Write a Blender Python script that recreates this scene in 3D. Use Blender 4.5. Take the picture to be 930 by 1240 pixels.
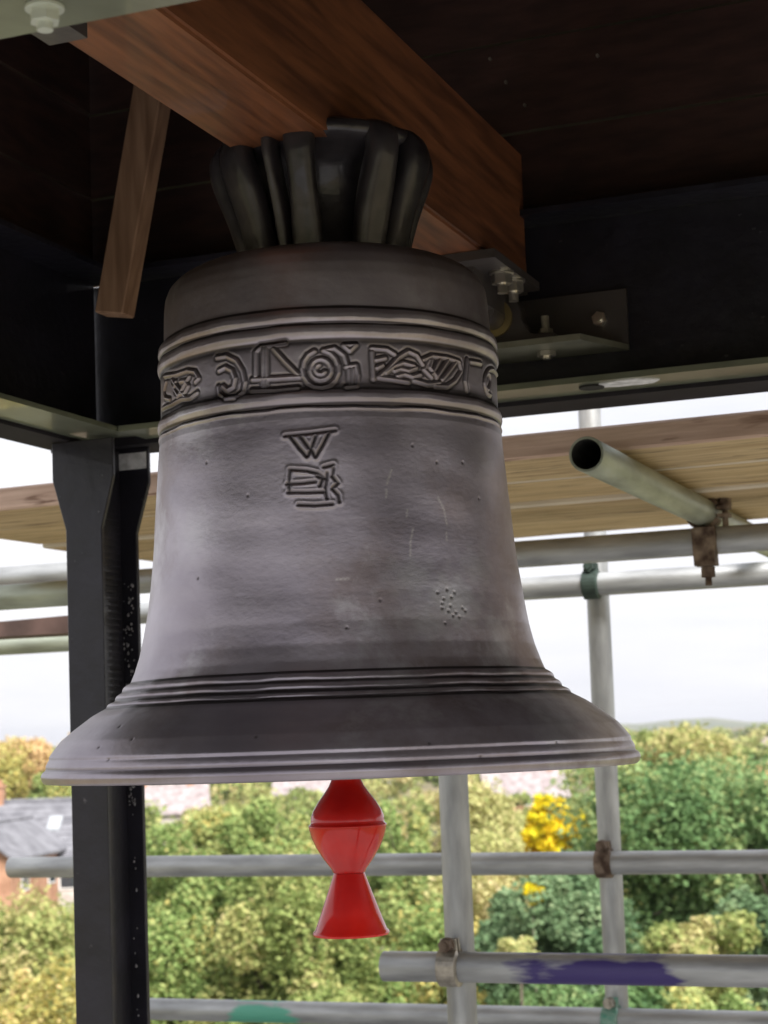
import bpy, bmesh, math, random
import numpy as np
from mathutils import Vector, Matrix
R = math.radians
random.seed(7); RNG = np.random.default_rng(7)
for o in list(bpy.data.objects): bpy.data.objects.remove(o)
SC = bpy.context.scene
COL = SC.collection

# ------------------------------------------------------------------ camera
CZ = 11.0                       # eye height above the churchyard
FPX = 2200.0                    # focal length in pixels of the 930x1240 photograph
PITCH, ROLL, SHIFT = R(5.0), R(2.06), 72.5
cam = bpy.data.cameras.new('camera'); cam_o = bpy.data.objects.new('camera', cam); COL.objects.link(cam_o)
cam.sensor_fit = 'VERTICAL'; cam.sensor_height = 36; cam.lens = 36*FPX/1240
cam.shift_y = SHIFT/1240
cam.clip_start = 0.05; cam.clip_end = 20000
CAMR = Matrix.Rotation(R(90)+PITCH, 3, 'X') @ Matrix.Rotation(-ROLL, 3, 'Z')
cam_o.matrix_world = Matrix.Translation((0, 0, CZ)) @ CAMR.to_4x4()
cam.dof.use_dof = True; cam.dof.focus_distance = 1.75; cam.dof.aperture_fstop = 14
SC.camera = cam_o
SC.render.resolution_x = 768; SC.render.resolution_y = 1024

# ------------------------------------------------------------------ light
SUN_EL, SUN_AZ = R(48), R(152)          # weak sun behind thin cloud, behind the photographer
w = bpy.data.worlds.new("World"); SC.world = w; w.use_nodes = True
nt = w.node_tree; nt.nodes.clear()
def N(t, typ, **kw):
    n = t.nodes.new(typ)
    for k, v in kw.items(): setattr(n, k, v)
    return n
sky = N(nt, 'ShaderNodeTexSky', sky_type='NISHITA', sun_disc=False, sun_elevation=SUN_EL, sun_rotation=SUN_AZ,
        air_density=1.0, dust_density=3.0, ozone_density=1.0, altitude=50)
hsv = N(nt, 'ShaderNodeHueSaturation'); hsv.inputs['Saturation'].default_value = 0.35
tc = N(nt, 'ShaderNodeTexCoord'); mp = N(nt, 'ShaderNodeMapping'); mp.inputs['Scale'].default_value = (1.2, 1.2, 7)
nz = N(nt, 'ShaderNodeTexNoise'); nz.inputs['Scale'].default_value = 3; nz.inputs['Detail'].default_value = 6
cr = N(nt, 'ShaderNodeValToRGB')
cr.color_ramp.elements[0].position = 0.36; cr.color_ramp.elements[0].color = (0.80, 0.815, 0.875, 1)
cr.color_ramp.elements[1].position = 0.62; cr.color_ramp.elements[1].color = (0.99, 0.99, 1.0, 1)
mul = N(nt, 'ShaderNodeMix', data_type='RGBA', blend_type='MULTIPLY'); mul.inputs[0].default_value = 1
mul.inputs[7].default_value = (6.7, 6.65, 6.75, 1)
mix = N(nt, 'ShaderNodeMix', data_type='RGBA'); mix.inputs[0].default_value = 0.88
bg = N(nt, 'ShaderNodeBackground'); bg.inputs['Strength'].default_value = 0.1
out = N(nt, 'ShaderNodeOutputWorld')
L = nt.links.new
L(sky.outputs[0], hsv.inputs['Color']); L(tc.outputs['Generated'], mp.inputs[0]); L(mp.outputs[0], nz.inputs[0])
L(nz.outputs[0], cr.inputs[0]); L(cr.outputs[0], mul.inputs[6]); L(hsv.outputs[0], mix.inputs[6]); L(mul.outputs[2], mix.inputs[7])
L(mix.outputs[2], bg.inputs[0]); L(bg.outputs[0], out.inputs[0])
sun = bpy.data.lights.new('sun', 'SUN'); sun.energy = 4.8; sun.angle = R(35); sun.color = (1, .97, .93)
sun_o = bpy.data.objects.new('sun', sun); COL.objects.link(sun_o)
sdir = Vector((math.sin(SUN_AZ)*math.cos(SUN_EL), math.cos(SUN_AZ)*math.cos(SUN_EL), math.sin(SUN_EL)))
sun_o.rotation_euler = sdir.to_track_quat('Z', 'Y').to_euler(); sun_o.location = (0, 0, 40)
SC.view_settings.view_transform = 'Standard'; SC.view_settings.look = 'None'
SC.view_settings.exposure = 0.85; SC.view_settings.gamma = 1
try: SC.cycles.max_bounces = 8; SC.cycles.diffuse_bounces = 5
except Exception: pass

# ------------------------------------------------------------------ projection helpers (photo pixels <-> places)
ORG = Vector((0, 0, CZ)); PPX, PPY = 465.0, 620.0+SHIFT
def ray(px, py): return CAMR @ Vector(((px-PPX)/FPX, (PPY-py)/FPX, -1))
def at(px, py, d):                       # point at horizontal distance d in front
    r = ray(px, py); return ORG + r*(d/r.y)
def at_z(px, py, z):                     # point at height z above the eye
    r = ray(px, py); return ORG + r*(z/r.z)
def proj(p):
    q = CAMR.transposed() @ (Vector(p)-ORG); return PPX+q.x/-q.z*FPX, PPY-q.y/-q.z*FPX
ALPHA = R(21)
A = Vector((math.sin(ALPHA), math.cos(ALPHA), 0)); B = Vector((math.cos(ALPHA), -math.sin(ALPHA), 0)); Z = Vector((0, 0, 1))
def W(a, b, z): return A*a + B*b + Vector((0, 0, z+CZ))
FRAME = Matrix(((B.x, A.x, 0), (B.y, A.y, 0), (0, 0, 1)))      # local x along B, y along A

# ------------------------------------------------------------------ materials
def mat(name, color, rough=.6, metal=0, spec=.5, coat=0, bump=0, bscale=40, var=.15, vscale=6, stretch=(1, 1, 1), color2=None, coords='Object', detail=6):
    m = bpy.data.materials.new(name); m.use_nodes = True; t = m.node_tree; p = t.nodes['Principled BSDF']
    p.inputs['Roughness'].default_value = rough; p.inputs['Metallic'].default_value = metal
    p.inputs['Specular IOR Level'].default_value = spec; p.inputs['Coat Weight'].default_value = coat
    tc = N(t, 'ShaderNodeTexCoord'); mp = N(t, 'ShaderNodeMapping'); mp.inputs['Scale'].default_value = stretch
    t.links.new(tc.outputs[coords], mp.inputs[0])
    nz = N(t, 'ShaderNodeTexNoise'); nz.inputs['Scale'].default_value = vscale; nz.inputs['Detail'].default_value = detail
    t.links.new(mp.outputs[0], nz.inputs[0])
    r = N(t, 'ShaderNodeValToRGB'); c = color; c2 = color2 or tuple(min(1, x*(1+var)) for x in c)
    r.color_ramp.elements[0].position = .35; r.color_ramp.elements[1].position = .65
    r.color_ramp.elements[0].color = (*[x*(1-var) for x in c], 1); r.color_ramp.elements[1].color = (*c2, 1)
    t.links.new(nz.outputs[0], r.inputs[0]); t.links.new(r.outputs[0], p.inputs['Base Color'])
    if bump:
        n2 = N(t, 'ShaderNodeTexNoise'); n2.inputs['Scale'].default_value = bscale; n2.inputs['Detail'].default_value = 5
        t.links.new(mp.outputs[0], n2.inputs[0]); b = N(t, 'ShaderNodeBump'); b.inputs['Strength'].default_value = bump
        b.inputs['Distance'].default_value = .002
        t.links.new(n2.outputs[0], b.inputs['Height']); t.links.new(b.outputs[0], p.inputs['Normal'])
    m['ramp'] = r.name
    return m
def mixin(m, fac_socket, color, into='Base Color'):
    t = m.node_tree; p = t.nodes['Principled BSDF']; mx = N(t, 'ShaderNodeMix', data_type='RGBA')
    src = p.inputs[into].links[0].from_socket
    t.links.new(src, mx.inputs[6]); mx.inputs[7].default_value = (*color, 1); t.links.new(fac_socket, mx.inputs[0])
    t.links.new(mx.outputs[2], p.inputs[into]); return mx
def mask(m, lo, hi, scale, stretch=(1, 1, 1)):
    t = m.node_tree; tc = N(t, 'ShaderNodeTexCoord'); mp = N(t, 'ShaderNodeMapping'); mp.inputs['Scale'].default_value = stretch
    nz = N(t, 'ShaderNodeTexNoise'); nz.inputs['Scale'].default_value = scale; nz.inputs['Detail'].default_value = 7; nz.inputs['Roughness'].default_value = .65
    mr = N(t, 'ShaderNodeMapRange'); mr.inputs[1].default_value = lo; mr.inputs[2].default_value = hi
    t.links.new(tc.outputs['Object'], mp.inputs[0]); t.links.new(mp.outputs[0], nz.inputs[0]); t.links.new(nz.outputs[0], mr.inputs[0])
    return mr.outputs[0]

def galvanised(name, base=(.37, .38, .385), paint=None, span=None, rust=.0):
    m = mat(name, base, rough=.46, metal=.55, var=.22, vscale=9, stretch=(4, 4, .9), bump=.25, bscale=60)
    mixin(m, mask(m, .58, .85, 30, (1, 1, .25)), (.48, .49, .48))
    mixin(m, mask(m, .66, .74, 16, (1, 1, .3)), (.22, .19, .16))
    if paint:
        t = m.node_tree; tc = N(t, 'ShaderNodeTexCoord'); sx = N(t, 'ShaderNodeSeparateXYZ'); t.links.new(tc.outputs['Object'], sx.inputs[0])
        nz = N(t, 'ShaderNodeTexNoise'); nz.inputs['Scale'].default_value = 22; nz.inputs['Detail'].default_value = 6
        mp = N(t, 'ShaderNodeMapping'); mp.inputs['Scale'].default_value = (1, 1, .22); t.links.new(tc.outputs['Object'], mp.inputs[0]); t.links.new(mp.outputs[0], nz.inputs[0])
        c, h = (span[0]+span[1])/2, (span[1]-span[0])/2
        s = N(t, 'ShaderNodeMath', operation='SUBTRACT'); s.inputs[1].default_value = c; t.links.new(sx.outputs['Z'], s.inputs[0])
        ab = N(t, 'ShaderNodeMath', operation='ABSOLUTE'); t.links.new(s.outputs[0], ab.inputs[0])
        mr = N(t, 'ShaderNodeMapRange'); mr.inputs[1].default_value = h+.05; mr.inputs[2].default_value = h-.07; mr.inputs[3].default_value = -.30; mr.inputs[4].default_value = .17
        t.links.new(ab.outputs[0], mr.inputs[0])
        ad = N(t, 'ShaderNodeMath', operation='ADD'); t.links.new(mr.outputs[0], ad.inputs[0]); t.links.new(nz.outputs[0], ad.inputs[1])
        m2 = N(t, 'ShaderNodeMapRange'); m2.inputs[1].default_value = .5; m2.inputs[2].default_value = .60; t.links.new(ad.outputs[0], m2.inputs[0])
        mixin(m, m2.outputs[0], paint)
        inv = N(t, 'ShaderNodeMath', operation='MULTIPLY_ADD'); inv.inputs[1].default_value = -.5; inv.inputs[2].default_value = .55
        t.links.new(m2.outputs[0], inv.inputs[0]); t.links.new(inv.outputs[0], t.nodes['Principled BSDF'].inputs['Metallic'])
    return m
M = {}
M['galv'] = galvanised('galvanised_tube')
M['galv_green'] = galvanised('algae_stained_tube', (.35, .38, .31))
M['galv_purple'] = galvanised('purple_sprayed_tube', paint=(.045, .03, .15), span=(.19, .52))
M['galv_mint'] = galvanised('mint_sprayed_tube', paint=(.10, .38, .27), span=(.25, .48))
M['tube_dark'] = mat('tube_inside', (.02, .02, .02), .9)
M['rust'] = mat('rusty_steel', (.10, .058, .038), .75, metal=.3, var=.4, vscale=40, bump=.6, bscale=150, color2=(.26, .20, .15))
M['zinc'] = mat('worn_zinc', (.36, .33, .28), .4, metal=.7, var=.3, vscale=60, bump=.3, bscale=120)
M['steel_bright'] = mat('bright_zinc', (.72, .68, .62), .28, metal=.9, var=.1, vscale=60)
M['green_fit'] = mat('green_painted_fitting', (.10, .33, .24), .5, metal=.2, var=.25, vscale=60, color2=(.25, .36, .30))
M['dark_fit'] = mat('dark_green_fitting', (.035, .055, .045), .6, metal=.3, var=.3, vscale=60)
M['paint_black'] = mat('black_gloss_steel', (.012, .011, .018), .45, spec=.4, coat=.15, bump=.8, bscale=55, var=.35, vscale=14)
mixin(M['paint_black'], mask(M['paint_black'], .66, .74, 55), (.10, .09, .10))
M['paint_matte'] = mat('black_matte_steel', (.014, .012, .017), .75, spec=.3, var=.3, vscale=12)
M['flange'] = mat('flange_reflection', (.19, .205, .15), .3, spec=.6, metal=.35, coat=.5, bump=.3, bscale=25, var=.3, vscale=9)  # landscape's grazing reflection put into the colour as pale green
M['bracket'] = mat('bracket_paint', (.075, .065, .066), .42, spec=.6, coat=.2, metal=.3, bump=.3, bscale=60, var=.25)
M['bracket_under'] = mat('bracket_lit_under', (.30, .30, .24), .38, metal=.6, var=.2, vscale=20)  # green light from below put into the shelf's colour
M['chip'] = mat('scraped_primer', (.68, .68, .72), .7, bump=.8, bscale=90, var=.25, vscale=70)
M['beam'] = mat('oiled_hardwood', (.115, .040, .019), .5, spec=.5, coat=.15, var=.22, vscale=5, stretch=(14, 1.2, 14), bump=.25, bscale=8, color2=(.22, .080, .034))
M['brace'] = mat('brown_timber', (.30, .165, .095), .6, var=.25, vscale=6, stretch=(10, 10, 1), bump=.3, bscale=10, color2=(.40, .24, .15))
M['cladding'] = mat('dark_stained_board', (.045, .019, .015), .7, var=.3, vscale=5, stretch=(3, 3, 12), bump=.3, bscale=10)

def bark(): return mat('bark', (.09, .07, .05), .9, var=.4, vscale=8, bump=.8, bscale=12)
M['bark'] = bark()

# ------------------------------------------------------------------ object helpers
def link(name, me, mats=(), parent=None, mw=None, smooth=False):
    o = bpy.data.objects.new(name, me); COL.objects.link(o)
    for m in mats: me.materials.append(m)
    if smooth: me.polygons.foreach_set('use_smooth', [True]*len(me.polygons))
    if parent is not None:
        o.parent = parent
        if mw is not None: o.matrix_basis = parent.matrix_world.inverted() @ mw if parent.name in OWN else mw
    elif mw is not None: o.matrix_basis = mw
    return o
OWN = set()
def tag(o, label=None, cat=None, group=None, kind=None):
    if label: o['label'] = label
    if cat: o['category'] = cat
    if group: o['group'] = group
    if kind: o['kind'] = kind
    return o
def thing(name, loc, label, cat, group=None, rot=None):
    o = bpy.data.objects.new(name, None); COL.objects.link(o); o.empty_display_size = .1
    m = Matrix.Translation(loc) @ (rot.to_4x4() if rot else Matrix())
    o.matrix_basis = m; MW[o.name] = m
    return tag(o, label, cat, group)
MW = {}
def part(name, bm_or_me, mats, parent, loc=None, smooth=False, bevel=0, label=None, auto=False):
    """mesh given in WORLD coordinates (or in the local frame of the parent when loc == 'local')"""
    me = bm_or_me
    if isinstance(me, bmesh.types.BMesh):
        if bevel: bmesh.ops.bevel(me, geom=[e for e in me.edges if e.calc_face_angle(0) > .5], offset=bevel, segments=1, affect='EDGES', clamp_overlap=True)
        m = bpy.data.meshes.new(name); me.to_mesh(m); me.free(); me = m
    if parent is not None and loc != 'local':
        inv = world_of(parent).inverted(); me.transform(inv)
    o = bpy.data.objects.new(name, me); COL.objects.link(o)
    for m in (mats if isinstance(mats, (list, tuple)) else [mats]): me.materials.append(m)
    if parent is not None: o.parent = parent
    if smooth:
        me.polygons.foreach_set('use_smooth', [True]*len(me.polygons))
        if auto:
            me.set_sharp_from_angle(angle=R(35))
    if label: o['label'] = label
    return o
def world_of(o):
    m = o.matrix_basis.copy()
    while o.parent: o = o.parent; m = o.matrix_basis @ m
    return m
def lone(name, bm, mats, loc, label, cat, group=None, rot=None, smooth=False, bevel=0, auto=False, kind=None, local=False):
    m4 = Matrix.Translation(loc) @ (rot.to_4x4() if rot else Matrix())
    if isinstance(bm, bmesh.types.BMesh):
        if bevel: bmesh.ops.bevel(bm, geom=[e for e in bm.edges if e.calc_face_angle(0) > .5], offset=bevel, segments=1, affect='EDGES', clamp_overlap=True)
        me = bpy.data.meshes.new(name); bm.to_mesh(me); bm.free()
    else: me = bm
    if not local: me.transform(m4.inverted())
    o = bpy.data.objects.new(name, me); COL.objects.link(o); o.matrix_basis = m4
    for m in (mats if isinstance(mats, (list, tuple)) else [mats]): me.materials.append(m)
    if smooth:
        me.polygons.foreach_set('use_smooth', [True]*len(me.polygons))
        if auto: me.set_sharp_from_angle(angle=R(35))
    return tag(o, label, cat, group, kind)
def hexa(bm, p):                          # 8 corners: bottom 4 ccw, top 4 ccw
    v = [bm.verts.new(q) for q in p]
    for f in ((3,2,1,0), (4,5,6,7), (0,1,5,4), (1,2,6,5), (2,3,7,6), (3,0,4,7)): bm.faces.new([v[i] for i in f])
def fbox(bm, a0, a1, b0, b1, z0, z1):     # box in the tower's own axes
    hexa(bm, [W(a0,b0,z0), W(a0,b1,z0), W(a1,b1,z0), W(a1,b0,z0), W(a0,b0,z1), W(a0,b1,z1), W(a1,b1,z1), W(a1,b0,z1)])
def BM(): return bmesh.new()
def basis(d):
    d = Vector(d).normalized(); u = d.orthogonal().normalized(); return u, d.cross(u), d
def cyl(bm, p0, p1, r0, r1=None, n=20, caps=True):
    p0, p1 = Vector(p0), Vector(p1); r1 = r0 if r1 is None else r1; u, v, d = basis(p1-p0)
    a = [bm.verts.new(p0+(u*math.cos(t)+v*math.sin(t))*r0) for t in [2*math.pi*i/n for i in range(n)]]
    b = [bm.verts.new(p1+(u*math.cos(t)+v*math.sin(t))*r1) for t in [2*math.pi*i/n for i in range(n)]]
    for i in range(n): bm.faces.new((a[i], a[(i+1)%n], b[(i+1)%n], b[i]))
    if caps: bm.faces.new(a[::-1]); bm.faces.new(b)
def hexnut(bm, p, d, r, h): cyl(bm, p, Vector(p)+Vector(d).normalized()*h, r, n=6)
def lathe(prof, n=64, close=False):
    bm = BM(); rings = []
    for r, z in prof:
        rings.append([bm.verts.new((max(r, 1e-5)*math.cos(2*math.pi*i/n), max(r, 1e-5)*math.sin(2*math.pi*i/n), z)) for i in range(n)])
    for k in range(len(rings)-1):
        for i in range(n): bm.faces.new((rings[k][i], rings[k][(i+1)%n], rings[k+1][(i+1)%n], rings[k+1][i]))
    if close:
        for i in range(n): bm.faces.new((rings[-1][i], rings[-1][(i+1)%n], rings[0][(i+1)%n], rings[0][i]))
    return bm

# ================================================================== SETTING: land
def ground_mesh():
    rad = [0, 8, 20, 35, 50, 70, 100, 140, 200, 300, 450, 700, 1100, 1700, 2600, 4200]; n = 72
    vs = [(0, 0, 0)]; fs = []
    for k, r in enumerate(rad[1:]):
        for i in range(n):
            t = 2*math.pi*i/n; h = 0 if r < 100 else min(3, (r-100)/200)*math.sin(3*t+r*.01)*.5
            vs.append((r*math.cos(t), r*math.sin(t), h))
    for i in range(n): fs.append((0, 1+i, 1+(i+1) % n))
    for k in range(len(rad)-2):
        for i in range(n):
            a = 1+k*n; b = a+n; fs.append((a+i, b+i, b+(i+1) % n, a+(i+1) % n))
    me = bpy.data.meshes.new('ground'); me.from_pydata(vs, [], fs); return me
gm = mat('field_grass', (.10, .12, .045), .95, var=.35, vscale=.03, color2=(.22, .17, .09), detail=10)
g = link('ground', ground_mesh(), [gm]); g['kind'] = 'structure'
def hills():
    bm = BM(); n = 90; prev = None
    for i in range(n+1):
        t = R(-50+100*i/n); r = 3000
        h = 14+10*math.sin(i*.31)+6*math.sin(i*.83+1)+3*math.sin(i*1.9)
        row = []
        for k, (dr, f) in enumerate(((-700, 0), (-350, .45), (0, 1), (500, .8), (1200, 0))):
            row.append(bm.verts.new(((r+dr)*math.sin(t), (r+dr)*math.cos(t), h*f-.5)))
        if prev:
            for k in range(4): bm.faces.new((prev[k], prev[k+1], row[k+1], row[k]))
        prev = row
    return bm
hm = mat('far_hill', (.10, .13, .08), .95, var=.3, vscale=.004, color2=(.17, .17, .10))
h_o = lone('hills', hills(), hm, (0, 0, 0), None, None, kind='structure', smooth=True)

# ================================================================== trees
LEAF_CACHE = {}
def leaf_mat(name, cols, rough=.75):
    m = bpy.data.materials.new(name); m.use_nodes = True; t = m.node_tree; p = t.nodes['Principled BSDF']
    at_ = N(t, 'ShaderNodeAttribute', attribute_name='tint'); r = N(t, 'ShaderNodeValToRGB')
    cols = [tuple(min(.8, x*k) for x, k in zip(c, (1.36, 1.31, 1.35))) for c in cols]
    els = r.color_ramp.elements
    while len(els) < len(cols): els.new(.5)
    for i, c in enumerate(cols): els[i].position = i/(len(cols)-1); els[i].color = (*c, 1)
    t.links.new(at_.outputs['Fac'], r.inputs[0]); t.links.new(r.outputs[0], p.inputs['Base Color'])
    p.inputs['Roughness'].default_value = rough; p.inputs['Specular IOR Level'].default_value = .25
    tr = N(t, 'ShaderNodeBsdfTranslucent'); mx = N(t, 'ShaderNodeMixShader'); mx.inputs[0].default_value = .35
    t.links.new(r.outputs[0], tr.inputs[0]); t.links.new(p.outputs[0], mx.inputs[1]); t.links.new(tr.outputs[0], mx.inputs[2])
    t.links.new(mx.outputs[0], t.nodes['Material Output'].inputs['Surface']); return m
GREEN = leaf_mat('green_leaves', [(.04, .088, .03), (.085, .16, .055), (.135, .225, .085), (.21, .29, .12), (.30, .34, .13)])
BLUEGREEN = leaf_mat('grey_green_leaves', [(.045, .095, .042), (.095, .165, .075), (.145, .225, .11), (.22, .29, .15)])
OLIVE = leaf_mat('olive_leaves', [(.08, .12, .03), (.15, .20, .055), (.23, .28, .09), (.32, .33, .12), (.40, .36, .17)])
YGREEN = leaf_mat('yellow_green_leaves', [(.06, .10, .025), (.12, .19, .05), (.20, .28, .09), (.32, .36, .13), (.42, .37, .12)])
PALE = leaf_mat('pale_yellow_leaves', [(.16, .20, .06), (.28, .31, .11), (.38, .39, .16), (.47, .44, .21), (.42, .36, .20)])
GOLD = leaf_mat('golden_leaves', [(.35, .24, .01), (.62, .43, .01), (.75, .52, .02), (.80, .58, .03)])
AMBER = leaf_mat('amber_leaves', [(.20, .18, .05), (.34, .29, .08), (.30, .32, .10), (.44, .36, .14), (.50, .38, .20)])

def leaves(center, rad, n, size, lumps=14, seed=0, bias=.5, flat=.0):
    """n leaf quads spread on a set of lumps filling an ellipsoid; returns verts, tint"""
    rng = np.random.default_rng(seed); c = np.array(center); rad = np.array(rad)
    # lump centres inside the ellipsoid
    d = rng.normal(size=(lumps, 3)); d /= np.linalg.norm(d, axis=1)[:, None]
    lumps = int(lumps*2.2); d = rng.normal(size=(lumps, 3)); d /= np.linalg.norm(d, axis=1)[:, None]
    lc = d*(rng.uniform(.15, .92, (lumps, 1)))*rad; lc[:, 2] = np.minimum(lc[:, 2], rad[2]*.62*rng.uniform(.7, 1.15, lumps))
    lr = rng.uniform(.13, .36, lumps)
    k = rng.integers(0, lumps, n)
    d = rng.normal(size=(n, 3)); d /= np.linalg.norm(d, axis=1)[:, None]
    # twig-scale clumping: perturb radius with a cheap hash of direction
    ph = rng.uniform(0, 6.28, (lumps, 3))
    wob = 1+.22*np.sin(d[:, 0]*7+ph[k, 0])*np.sin(d[:, 1]*8+ph[k, 1])+.16*np.sin(d[:, 2]*13+ph[k, 2])*np.sin(d[:, 0]*15)
    rr = lr[k]*wob*(rng.uniform(.55, 1.06, n)**.6)
    p = c+lc[k]+d*rr[:, None]*rad
    # orientation: mostly facing outward/up with scatter
    nrm = d*.7+rng.normal(size=(n, 3))*.75+np.array([0, 0, .45]); nrm /= np.linalg.norm(nrm, axis=1)[:, None]
    u = np.cross(nrm, rng.normal(size=(n, 3))); u /= np.linalg.norm(u, axis=1)[:, None]; v = np.cross(nrm, u)
    s = size*rng.uniform(.5, 1.35, n)[:, None]; a = s*.5; b = s*.34
    q = np.stack([p-u*a, p+v*b+nrm*a*.15, p+u*a, p-v*b+nrm*a*.15], 1)
    low = .5+.5*np.sin(p[:, 0]*1.7/rad[0]+ph[0, 0]*3)*np.sin(p[:, 2]*2.1/rad[2]+ph[0, 1])*np.sin(p[:, 1]*1.5/rad[1]+1)
    tw = .5+.5*np.sin(d[:, 0]*9+ph[k, 1])*np.cos(d[:, 2]*9+ph[k, 0])
    tint = np.clip(rng.normal(.53, .14, n)+(low-.5)*.4+(rng.uniform(-.26, .26, lumps)[k])+(tw-.5)*.25+bias-.5, 0, 1)
    return q.reshape(-1, 3), np.repeat(tint, 4)
def leaf_mesh(name, sets):
    V = np.concatenate([s[0] for s in sets]); T = np.concatenate([s[1] for s in sets]); n = len(V)//4
    me = bpy.data.meshes.new(name); me.vertices.add(len(V)); me.vertices.foreach_set('co', V.astype(np.float32).ravel())
    me.loops.add(len(V)); me.loops.foreach_set('vertex_index', np.arange(len(V), dtype=np.int32))
    me.polygons.add(n); me.polygons.foreach_set('loop_start', np.arange(0, len(V), 4, dtype=np.int32))
    at_ = me.attributes.new('tint', 'FLOAT', 'POINT'); at_.data.foreach_set('value', T.astype(np.float32)); me.update(calc_edges=True); return me
def tree(px, top, d, rx, rz, m, n, size, label, name='tree', cat='tree', seed=0, lumps=16, bias=.5, group=None, extra=None, ry=None):
    c = at(px, top, d); c.z -= rz
    base = Vector((c.x, c.y, 0)); t = thing(name, base, label, cat, group)
    bm = BM(); rnd = random.Random(seed)
    rt = rx*.05
    cz = c.z
    mid = Vector((rnd.uniform(-.2, .2), rnd.uniform(-.2, .2), cz-rz*.5)) if cz-rz*.5 > 1 else Vector((0, 0, cz*.5))
    cyl(bm, (0, 0, -.1), mid, rt*1.5, rt, 10)
    for i in range(7):
        an = i*2.4+rnd.random(); e = Vector((math.cos(an)*rx*.6, math.sin(an)*rx*.6, cz+rz*rnd.uniform(-.2, .6)))
        s = mid+(Vector((0, 0, cz))-mid)*rnd.uniform(0, .4); k = s+(e-s)*.5+Vector((0, 0, rz*.08))
        cyl(bm, s, k, rt*.55, rt*.35, 7); cyl(bm, k, e, rt*.35, rt*.1, 6)
    cyl(bm, mid, (0, 0, cz+rz*.4), rt, rt*.2, 8)
    part('trunk', bm, M['bark'], t, 'local', smooth=True)
    sets = [leaves((0, 0, cz), (rx, ry or rx, rz), n, size, lumps, seed, bias)]
    if extra: sets += extra
    part('crown', leaf_mesh('crown', sets), m, t, 'local')
    return t
NL = 1.0
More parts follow.
